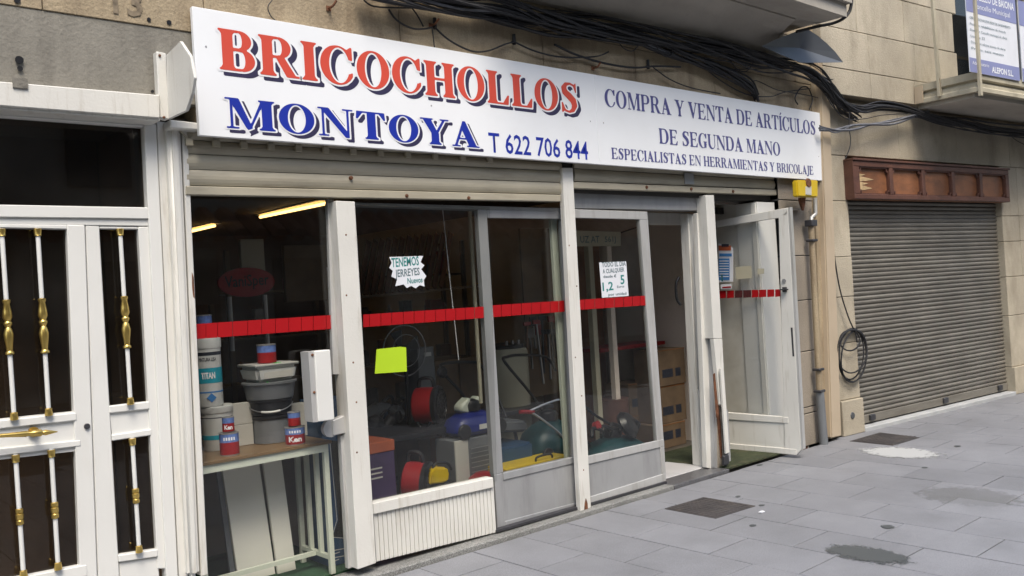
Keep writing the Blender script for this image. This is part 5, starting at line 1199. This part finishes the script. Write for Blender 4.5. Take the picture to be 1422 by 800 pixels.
# floor-standing boxes
def pbox(px0, px1, pt, pbm, Y, dep, m, label, nm='box', cat='box', z0=None):
    a, b = AY(px0, pbm, Y), AY(px1, pbm, Y); tp = AY((px0+px1)/2, pt, Y).z; z_ = a.z if z0 is None else z0
    t = thing(nm, label, cat, ((a.x+b.x)/2, Y+dep/2, z_)); MB().box(a.x, b.x, Y, Y+dep, z_, tp).build('body', m, t, bevel=.004); return t, a.x, b.x, z_, tp
t, xa, xb, za, zb2 = pbox(512, 552, 628, 700, 4.85, .35, 'purple', 'dark purple printed box with an orange lid at the left of the window', z0=.03)
MB().box(xa-.004, xb+.004, 4.846, 5.2, zb2+.0005, zb2+.07).build('lid', 'orange', t, bevel=.004)
for k in range(3): MB().box(xa+.03, xb-.10, 4.848, 4.8495, zb2-.10-k*.03, zb2-.09-k*.03).build('print_line', 'grey_board', t)
t, xa, xb, za, zb2 = pbox(584, 622, 608, 665, 5.35, .3, 'kraft', 'brown cardboard box under the black bench', z0=.03)
MB().box((xa+xb)/2-.02, (xa+xb)/2+.03, 5.347, 5.349, za, zb2).build('packing_tape', 'wood', t)
# grey heater with wire grille
t, xa, xb, za, zb2 = pbox(633, 688, 607, 668, 5.0, .22, 'tub_grey', 'grey floor heater with silver wire grille under the blue machine', 'heater', 'heater', z0=.03)
MB().box(xa, xa+.12, 4.985, 4.999, .035, zb2).build('side_panel', 'grey_board', t, bevel=.004)
mb = MB()
for k in range(13): mb.bar((xa+.14, 4.985, .10+k*(zb2-.14)/13), (xb-.01, 4.985, .10+k*(zb2-.14)/13), .004, .004)
mb.build('wire_grille', 'steel', t)
# blue machine with long black handle on top
def mower(c, m, label, hp, nm='lawn_mower', L=.42, W=.26, H=.17):
    t = thing(nm, label, 'lawn mower', c); mb = MB(); pr_ = [(0.80, 0), (1, .03), (1, .07), (.86, .12), (.55, .16), (.30, .18)]; vs = []; n_ = 20
    for k_, z_ in pr_:
        for j in range(n_):
            a_ = 2*math.pi*j/n_; ex = lambda v: math.copysign(abs(v)**.6, v); vs.append(c+Vector((ex(math.cos(a_))*L/2*k_, ex(math.sin(a_))*W/2*k_, z_*H/.18)))
    fs = [(i*n_+j, i*n_+(j+1) % n_, (i+1)*n_+(j+1) % n_, (i+1)*n_+j) for i in range(len(pr_)-1) for j in range(n_)]+[tuple(range(n_)), tuple((len(pr_)-1)*n_+j for j in range(n_))]
    mb.add(vs, fs); mb.build('deck', m, t, smooth=True)
    MB().lathe(c+ZV*H, ZV, [(.075, 0), (.08, .04), (.065, .07), (.03, .08)], 16).build('engine_cover', 'black', t, smooth=True)
    for sx_ in (-1, 1):
        for sy_ in (-1, 1): MB().cyl(c+Vector((sx_*L*.40, sy_*W*.52-.012, .04)), c+Vector((sx_*L*.40, sy_*W*.52+.012, .04)), .055, n=16).build('wheel', 'black', t, bevel=.004)
    MB().tube(spline([AY(x, y, yy) for x, y, yy in hp], 4), .012, 7).build('handle_bar', 'black', t, smooth=True)
    return t
c = AY(655, 603, 5.12); c.z = zb2+.012
t = mower(c, 'blue', 'blue lawn mower standing on the grey heater, long black handle', [(668, 586, 5.25), (640, 545, 5.3), (613, 515, 5.35), (617, 505, 5.4), (652, 503, 5.5), (668, 508, 5.5), (688, 545, 5.4), (703, 580, 5.3)])
for dx in (-.07, .03): MB().prism([c+Vector((dx+x, -.05, .17+z)) for x, z in ((-.05, 0), (.02, -.02), (.05, .05), (.04, .10), (-.01, .07), (-.05, .04))], (0, .10, 0)).build('glove', 'mint', t, bevel=.012, smooth=True)
MB().box(c.x-.03, c.x+.04, c.y-.137, c.y-.133, c.z+.04, c.z+.075).build('maker_label', 'tub_white', t)
q = AY(617, 517, 5.3); MB().lathe(q, YV, [(.03, 0), (.045, .02), (.03, .05)], 12).build('switch_box', 'black', t)
# yellow case and its black handle
t = thing('tool_case', 'small yellow tool case with black handle between the red blowers', 'tool case', AY(610, 674, 4.85))
fq([(599, 655), (604, 649), (621, 649), (625, 655), (624, 668), (614, 672), (597, 674)], 4.85, .13).build('case', 'yellow', t, bevel=.012, seg=2)
MB().tube(spline([AY(x, y, 4.88) for x, y in ((600, 656), (605, 644), (620, 643), (627, 652))]), .010, 6).build('handle', 'black', t, smooth=True)
fq([(592, 673), (632, 668), (634, 676), (594, 683)], 4.86, .16).build('base_plate', 'black', t, bevel=.006)
o = MB().lathe(AY(672, 663, 4.86)-ZV*.09, ZV, [(.10, 0), (.12, .04), (.11, .09), (.06, .125), (.02, .135)], 18).build('helmet', 'red', smooth=True); tag(o, 'round red helmet on the floor right of the grey heater', 'helmet')
t, xa, xb, za, zb2 = pbox(703, 790, 641, 662, 4.80, .22, 'yellow', 'long flat yellow case on the floor behind the left sliding door', 'tool_case', 'tool case', z0=.30)
MB().box(xa+.05, xb-.02, 4.795, 4.80, (za+zb2)/2-.004, (za+zb2)/2+.004).build('seam', 'black', t); MB().tube(spline([(xa+.3, 4.81, zb2), (xa+.32, 4.81, zb2+.03), (xa+.45, 4.81, zb2+.03), (xa+.47, 4.81, zb2)]), .008, 6).build('handle', 'black', t)
o = MB().box(xa-.05, xb+.05, 4.79, 5.3, .021, .298).build('low_platform', 'tub_grey'); tag(o, 'low grey display platform behind the left sliding door', 'platform')
# beige tank
c = AY(708, 600, 5.9); c.z = .03; hh = AY(708, 483, 5.9).z-.03
t = thing('boiler_tank', 'tall beige enamel boiler tank behind the left sliding door', 'boiler', c)
MB().lathe(c, ZV, [(.19, 0), (.20, .02), (.20, hh-.03), (.185, hh)], 28).build('tank', 'beige', t, smooth=True); MB().lathe(c+ZV*(hh+.001), ZV, [(.17, 0), (.17, .03), (.05, .05)], 24).build('lid', 'black', t, smooth=True)
for k in range(3): MB().cyl(c+Vector((-.08+k*.07, -.12, hh+.02)), c+Vector((-.08+k*.07, -.12, hh+.07)), .012, n=8).build('pipe_stub', 'steel', t)
# exercise bench pad
sb = thing('padded_bench', 'dark padded bench seat on a black leg behind the left sliding door', 'bench', AY(708, 600, 5.1))
fq([(684, 585), (728, 583), (735, 588), (735, 596), (728, 600), (684, 602)], 5.1, .22).build('pad', 'flash', sb, bevel=.02, seg=3, smooth=True)
MB().cyl(AY(715, 600, 5.2), AZ(724, 640, .30), .014, n=8).build('leg', 'dark_metal', sb)
# teal covered machine + second handle
c = AY(765, 640, 5.15); c.z = .30
mower(c, 'teal', 'teal lawn mower behind the left sliding door with silver struts', [(790, 632, 5.1), (765, 590, 5.15), (738, 548, 5.2), (701, 503, 5.25), (703, 496, 5.3), (722, 493, 5.4), (758, 496, 5.5), (772, 515, 5.5)], L=.5, W=.36, H=.27)
o = thing('folding_frame', 'silver folding strut frame leaning over the teal mower', 'frame', AY(740, 570, 5.0))
for k in range(2): MB().tube(spline([AY(735, 571, 5.02), AY(755, 562+k*22, 5.0), AY(778, 555+k*48, 4.98), AY(796, 560+k*66, 4.96)]), .009, 6).build('strut', 'steel', o, smooth=True)
MB().tube([AY(722, 572, 5.02), AY(741, 572, 5.02)], .016, 7).build('grip', 'red', o)
c = AY(712, 645, 5.0); c.z = .302; o = MB().box(c.x-.22, c.x+.22, 5.0, 5.35, .302, .46).build('storage_crate', 'navy_box', bevel=.02, seg=2); tag(o, 'dark blue crate on the platform left of the teal mower', 'crate')
c = AY(852, 630, 5.0); c.z = .06
tm = mower(c, 'teal', 'dark teal lawn mower behind the right sliding door', [(885, 600, 5.1), (850, 590, 5.15), (818, 570, 5.2), (802, 550, 5.25)], L=.75, W=.4, H=.30)
c = AY(852, 600, 5.7); c.z = .03; zt_ = AY(852, 553, 5.7).z
o = MB().lathe(c, ZV, [(.15, 0), (.16, .02), (.155, zt_*.5), (.16, zt_-.05), (.165, zt_-.03)], 22).build('drum', 'fascia', smooth=True); tag(o, 'dark red-brown round drum behind the right sliding door', 'drum')
t = thing('wardrobe_door', 'tall brown wooden wardrobe standing behind the right sliding door', 'wardrobe', (6.1, 6.4, .03))
a, b = AY(800, 600, 6.3), AY(848, 600, 6.3); MB().box(a.x, b.x, 6.3, 6.75, .03, 2.15).build('carcass', 'wood', t, bevel=.004)
for k in range(2): MB().box(a.x+.03+k*(b.x-a.x)/2, a.x-.03+(k+1)*(b.x-a.x)/2, 6.285, 6.2995, .10, 2.08).build('door', 'wood', t, bevel=.006)
for k in range(5):
    q = AY(822+k*13, 607-k*3, 4.9); MB().tube(spline([q, q+Vector((.05, .03, .06)), q+Vector((.12, .0, .03)), q+Vector((.16, .05, -.03))]), .014, 6).build('hose', 'black', tm, smooth=True)
MB().lathe(AY(868, 592, 4.95), Vector((.3, -.8, .5)), [(.11, 0), (.12, .03), (.09, .07), (.03, .08)], 18).build('engine_shroud', 'black', tm, smooth=True)
MB().lathe(AY(826, 592, 4.95), Vector((.1, -.9, .3)), [(.035, 0), (.035, .04)], 12).build('fuel_cap', 'red', tm, smooth=True)
o = MB().box(6.10, 7.05, 5.72, 6.1, .985, 1.02).build('red_shelf', 'red'); tag(o, 'red shelf edge just above the cartons in the doorway', 'shelf')
rk = random.Random(4)
t = thing('tool_rack', 'dark rack of hanging hand tools behind the left sliding door', 'rack', AY(745, 480, 5.8))
for k in range(14):
    x = 732+k*4.2; y = 455+rk.uniform(-10, 20); a = AY(x, y, 5.8+rk.uniform(0, .3)); l_ = rk.uniform(.2, .6)
    MB().bar(a, a-ZV*l_+XV*rk.uniform(-.05, .05), .018, .012).build('tool_handle', rk.choice(['wood', 'black', 'steel', 'wood_top', 'dark_metal']), t)
    MB().box(a.x-.04, a.x+.04, a.y-.01, a.y+.01, a.z, a.z+rk.uniform(.03, .10)).build('tool_head', rk.choice(['steel', 'dark_metal', 'red', 'black']), t)
MB().box(AY(730, 450, 6.2).x, AY(795, 450, 6.2).x, 6.2, 6.22, .6, 2.2).build('back_board', 'wood_top', t)
# dense dark second-hand tools on the black stand
nm_ = {'power_drill': 'drill', 'grinder': 'grinder', 'motor_unit': 'motor'}
for k in range(16):
    x = 508+rk.uniform(0, 62); y = rk.choice([475, 560, 600]); Y = 5.7+rk.uniform(0, .25); q = AY(x, y, Y); q.z = .619 if k < 11 else .03
    s = rk.uniform(.05, .10); kk = rk.choice(list(nm_)); cl_ = rk.choice(['black', 'dark_metal', 'tub_grey', 'navy_box', 'flash'])
    t = thing(kk, 'dim second-hand power tool in the dark clutter behind the lime paper', nm_[kk], q, 'dark tools piled behind the lime paper')
    MB().lathe(q+ZV*s, Vector((rk.uniform(-1, 1), rk.uniform(-1, 0), .2)), [(s*.5, -s), (s*.8, -s*.7), (s*.85, s*.6), (s*.5, s), (s*.2, s*1.5)], 14).build('motor_housing', cl_, t, smooth=True)
    MB().tube(spline([q+ZV*s, q+Vector((s, 0, s*2.0)), q+Vector((s*1.8, 0, s*2.2)), q+Vector((s*2, 0, s*1.0))]), s*.18, 7).build('grip', 'black', t, smooth=True)
# carton stack near the doorway
for i, (x0, x1, yt, yb_, Y) in enumerate(((917, 953, 587, 622, 5.45), (918, 954, 536, 587, 5.47), (917, 955, 487, 536, 5.46), (872, 912, 560, 600, 5.75), (874, 912, 520, 560, 5.75))):
    a, b = AY(x0, yb_, Y), AY(x1, yt, Y); zz0 = [.02, .25, .61, .02, .33][i]; zz1 = [.249, .609, .96, .329, .64][i]
    t = thing('carton', ['lowest cardboard carton of the stack in the doorway, printed with black bars', 'middle cardboard carton of the stack in the doorway', 'top cardboard carton of the stack in the doorway, torn print', 'cardboard carton seen through the glass left of the doorway stack, lower', 'cardboard carton seen through the glass left of the doorway stack, upper'][i], 'box', (a.x, Y, zz0))
    MB().box(a.x, a.x+.40, Y, Y+.32, zz0, zz1).build('carton_body', 'kraft', t, bevel=.004)
    MB().box(a.x+.04, a.x+.20, Y-.002, Y-.0005, zz0+.08, zz0+.16).build('print_bar', 'print_dark', t); MB().box(a.x+.24, a.x+.32, Y-.002, Y-.0005, zz0+.08, zz0+.16).build('print_bar', 'print_dark', t)
    MB().box(a.x+.0, a.x+.40, Y-.0015, Y-.0003, zz1-.012, zz1-.004).build('flap_edge', 'wood', t)
o = MB().tube(spline([(7.09, 5.4, 2.25), (7.092, 6.0, 2.20), (7.092, 6.6, 2.11), (7.092, 7.4, 2.03)]), .007, 6).build('wall_cable', 'rubber'); tag(o, 'thin cable running along the cream wall inside the doorway', 'cable')
# cabinet, case, fan
t, xa, xb, za, zb2 = pbox(610, 668, 497, 600, 6.0, .4, 'wood_top', 'brown wooden cabinet behind the blue lawn mower', 'cabinet', 'cabinet', z0=.03)
for k in range(2): MB().box(xa+.02+k*(xb-xa)/2, xa-.02+(k+1)*(xb-xa)/2, 5.985, 5.9995, .08, zb2-.04).build('door', 'kraft', t, bevel=.004)
t, xa, xb, za, zb2 = pbox(583, 606, 482, 545, 5.6, .2, 'tub_grey', 'upright grey machine housing above the red blower', 'housing', 'appliance', z0=.62); MB().box(xa+.06, xb-.03, 5.595, 5.599, zb2-.07, zb2-.04).build('badge', 'tub_white', t)
o = MB().box(xa-.5, xb+1.2, 5.55, 6.0, .585, .618).box(xa-.48, xa-.44, 5.6, 5.64, .021, .584).box(xb+1.14, xb+1.18, 5.6, 5.64, .021, .584).build('dark_shelf', 'black'); tag(o, 'black display stand behind the blower in the window', 'stand')
t = thing('fan', 'large black fan with thin round guard high in the window display', 'fan', AY(562, 480, 5.5)); c = AY(562, 487, 5.5)
mb = MB(); mb.tube([c+Vector((math.cos(x)*.19, 0, math.sin(x)*.19)) for x in np.linspace(0, 6.283, 33)], .005, 5); mb.tube([c+Vector((math.cos(x)*.12, -.02, math.sin(x)*.12)) for x in np.linspace(0, 6.283, 25)], .003, 5); mb.build('guard', 'steel', t)
mb = MB()
for k in range(4):
    a_ = k*math.pi/2+.3; mb.prism([c+Vector((math.cos(a_+q_)*r_, .02, math.sin(a_+q_)*r_)) for q_, r_ in ((0, .03), (-.3, .16), (.35, .17), (.5, .05))], (0, .01, 0))
mb.build('blades', 'black', t); MB().cyl(c, (c.x, c.y, .62), .014, n=8).build('stem', 'black', t); MB().lathe(c-YV*.02, YV, [(.04, 0), (.045, .08)], 12).build('motor', 'black', t)
o = MB().cyl(AY(652, 292, 4.95), AY(668, 560, 4.95), .014, n=8).build('display_pole', 'beige'); tag(o, 'thin beige pole standing inside the window near the sliding door', 'pole')
o = MB().tube([AY(614, 284, 4.8), AY(626, 400, 4.8), AY(637, 500, 4.8)], .003, 5).build('string', 'paper'); tag(o, 'thin white string hanging inside the window', 'string')
strip(MB(), (765, 300), (773, 300), (794, 640), (787, 642), YF+.12, .03).build('inner_stile', 'mint', fr, bevel=.003)
# brown slats added behind the glass, standing in for reflected awning tiles
t = thing('reflection_slats', 'brown slats added high behind the star notice, standing in for reflected awning tiles', 'reflection stand-in', AY(560, 350, 6.2))
for k in range(13):
    a, b = AY(498+k*9.5, 412-k*1.1, 6.0), AY(512+k*9.5, 335-k*1.0, 6.4); MB().bar(a, b, .05, .012, YV).build('slat', 'wood', t)
MB().bar(AY(497, 413, 5.98), AY(668, 397, 5.98), .02, .02).build('rail', 'kraft', t)
# lit panels, dark shelving and goods at the back
fx = thing('ceiling_lamp', 'nearer lit fluorescent tube on the shop ceiling', 'lamp', (4.28, 8.1, 2.58)); MB().cyl((4.325, 7.54, 2.565), (4.25, 8.80, 2.565), .015, n=10).build('tube', 'tube', fx); MB().box(4.22, 4.36, 7.5, 8.85, 2.588, 2.5995).build('fitting', 'tub_white', fx)
fx = thing('ceiling_lamp', 'farther lit fluorescent tube on the shop ceiling, by the left edge of the glass door', 'lamp', (4.15, 9.9, 2.58)); MB().cyl((4.15, 9.75, 2.565), (4.15, 10.9, 2.565), .015, n=10).build('tube', 'tube', fx); MB().box(4.09, 4.21, 9.7, 10.95, 2.588, 2.5995).build('fitting', 'tub_white', fx)
rg = random.Random(11)
def shelf_unit(x0, x1, Y, zs, label, n, gname):
    t = thing('shelving', label, 'shelves', ((x0+x1)/2, Y, .02))
    for x in np.linspace(x0, x1, max(2, int((x1-x0)/1.1)+1)):
        for y in (Y, Y+.38): MB().box(x-.02, x+.02, y-.02, y+.02, .021, zs[-1]+.35).build('upright', 'wood_top', t)
    for z in zs: MB().box(x0, x1, Y+.022, Y+.358, z-.02, z).build('shelf_board', 'wood_top', t)
    for k in range(n):
        z = rg.choice(zs); x = rg.uniform(x0+.08, x1-.08); y = Y+rg.uniform(.10, .26); h = rg.uniform(.10, .26); r = rg.uniform(.035, .08)
        m_ = rg.choice(['kraft', 'tub_grey', 'tub_white', 'red', 'wood', 'black', 'orange', 'beige', 'navy_box', 'black', 'grey_board'])
        kd = rg.random()
        if kd < .5: o = MB().box(x-r, x+r, y-r*.7, y+r*.7, z+.001, z+h).build('boxed_item', m_, bevel=.004)
        elif kd < .8: o = MB().lathe((x, y, z+.001), ZV, [(r*.7, 0), (r*.7, h*.8), (r*.6, h*.84), (r*.6, h*.9)], 14).build('tin', m_, smooth=True)
        else: o = MB().lathe((x, y, z+.001), ZV, [(r*.6, 0), (r*.62, h*.6), (r*.25, h*.85), (r*.25, h*1.1)], 12).build('bottle', m_, smooth=True)
        kn, ct = {'boxed_item': ('boxed item', 'box'), 'tin': ('tin', 'tin'), 'bottle': ('bottle', 'bottle')}[o.name.split('.')[0]]
        cn = dict(kraft='brown', tub_grey='grey', tub_white='white', red='red', wood='reddish brown', black='black', orange='orange', beige='beige', navy_box='navy', grey_board='pale grey')[m_]
        side = 'left end' if x < x0+(x1-x0)*.34 else ('right end' if x > x1-(x1-x0)*.34 else 'middle')
        tag(o, '%s %s, %s of the %s shelf, %s' % (cn, kn, side, ['lowest', 'second', 'third', 'top'][zs.index(z)], gname), ct, 'goods on the '+gname)
shelf_unit(2.0, 4.3, 7.2, [.5, .95, 1.35, 1.75], 'dark wooden shelving seen deep behind the glass door', 34, 'deep left shelves')
shelf_unit(4.4, 6.0, 7.6, [.5, .95, 1.40, 1.85], 'dark wooden shelving behind the window display', 30, 'deep right shelves')
for x0, x1, y0, y1, Y, m_, lb in ((265, 300, 345, 425, 6.9, 'room_wall', 'brownish framed panel at the far left inside the shop'), (336, 366, 332, 378, 6.6, 'beige', 'pale yellow panel hung above the red oval sign'), (398, 452, 340, 420, 6.7, 'wood_top', 'broad brown panel hung right of the oval sign')):
    a, b = AY(x0, y1, Y), AY(x1, y0, Y); o = MB().box(a.x, b.x, Y, Y+.04, a.z, b.z).build('wall_panel', m_, bevel=.004); tag(o, lb, 'panel')

bs = thing('banner_board', 'pale grey lettered board high inside behind the right sliding door', 'sign', AY(830, 331, 5.5))
Yb_ = 5.5
MB().prism([AY(x, y, Yb_) for x, y in ((786, 320), (862, 322), (862, 342), (786, 342))], (0, .01, 0)).build('board', 'beige', bs)
text('UZ AT', AY(806, 337, Yb_-.002), XV, ZV, .06, 'grey_ink', bs, 'lettering', width=.25, bold=.01)
text('561J', AY(840, 336, Yb_-.002), XV, ZV, .05, 'grey_ink', bs, 'lettering', width=.15, bold=.01)
for (x0, y0), (x1, y1), m_ in (((846, 342), (868, 640), 'cream_wall'), ((820, 342), (826, 640), 'beige')):
    a_, b_ = AY(x0, y0, 5.6), AY(x1, y1, 5.6); o = MB().box(a_.x-.03, a_.x+.03, 5.6, 5.66, .021, a_.z).build('timber_post', m_, bevel=.003)
    tag(o, 'pale upright post inside behind the right sliding door, %s' % ('right of the price notice' if x0 > 840 else 'left of the price notice'), 'post')
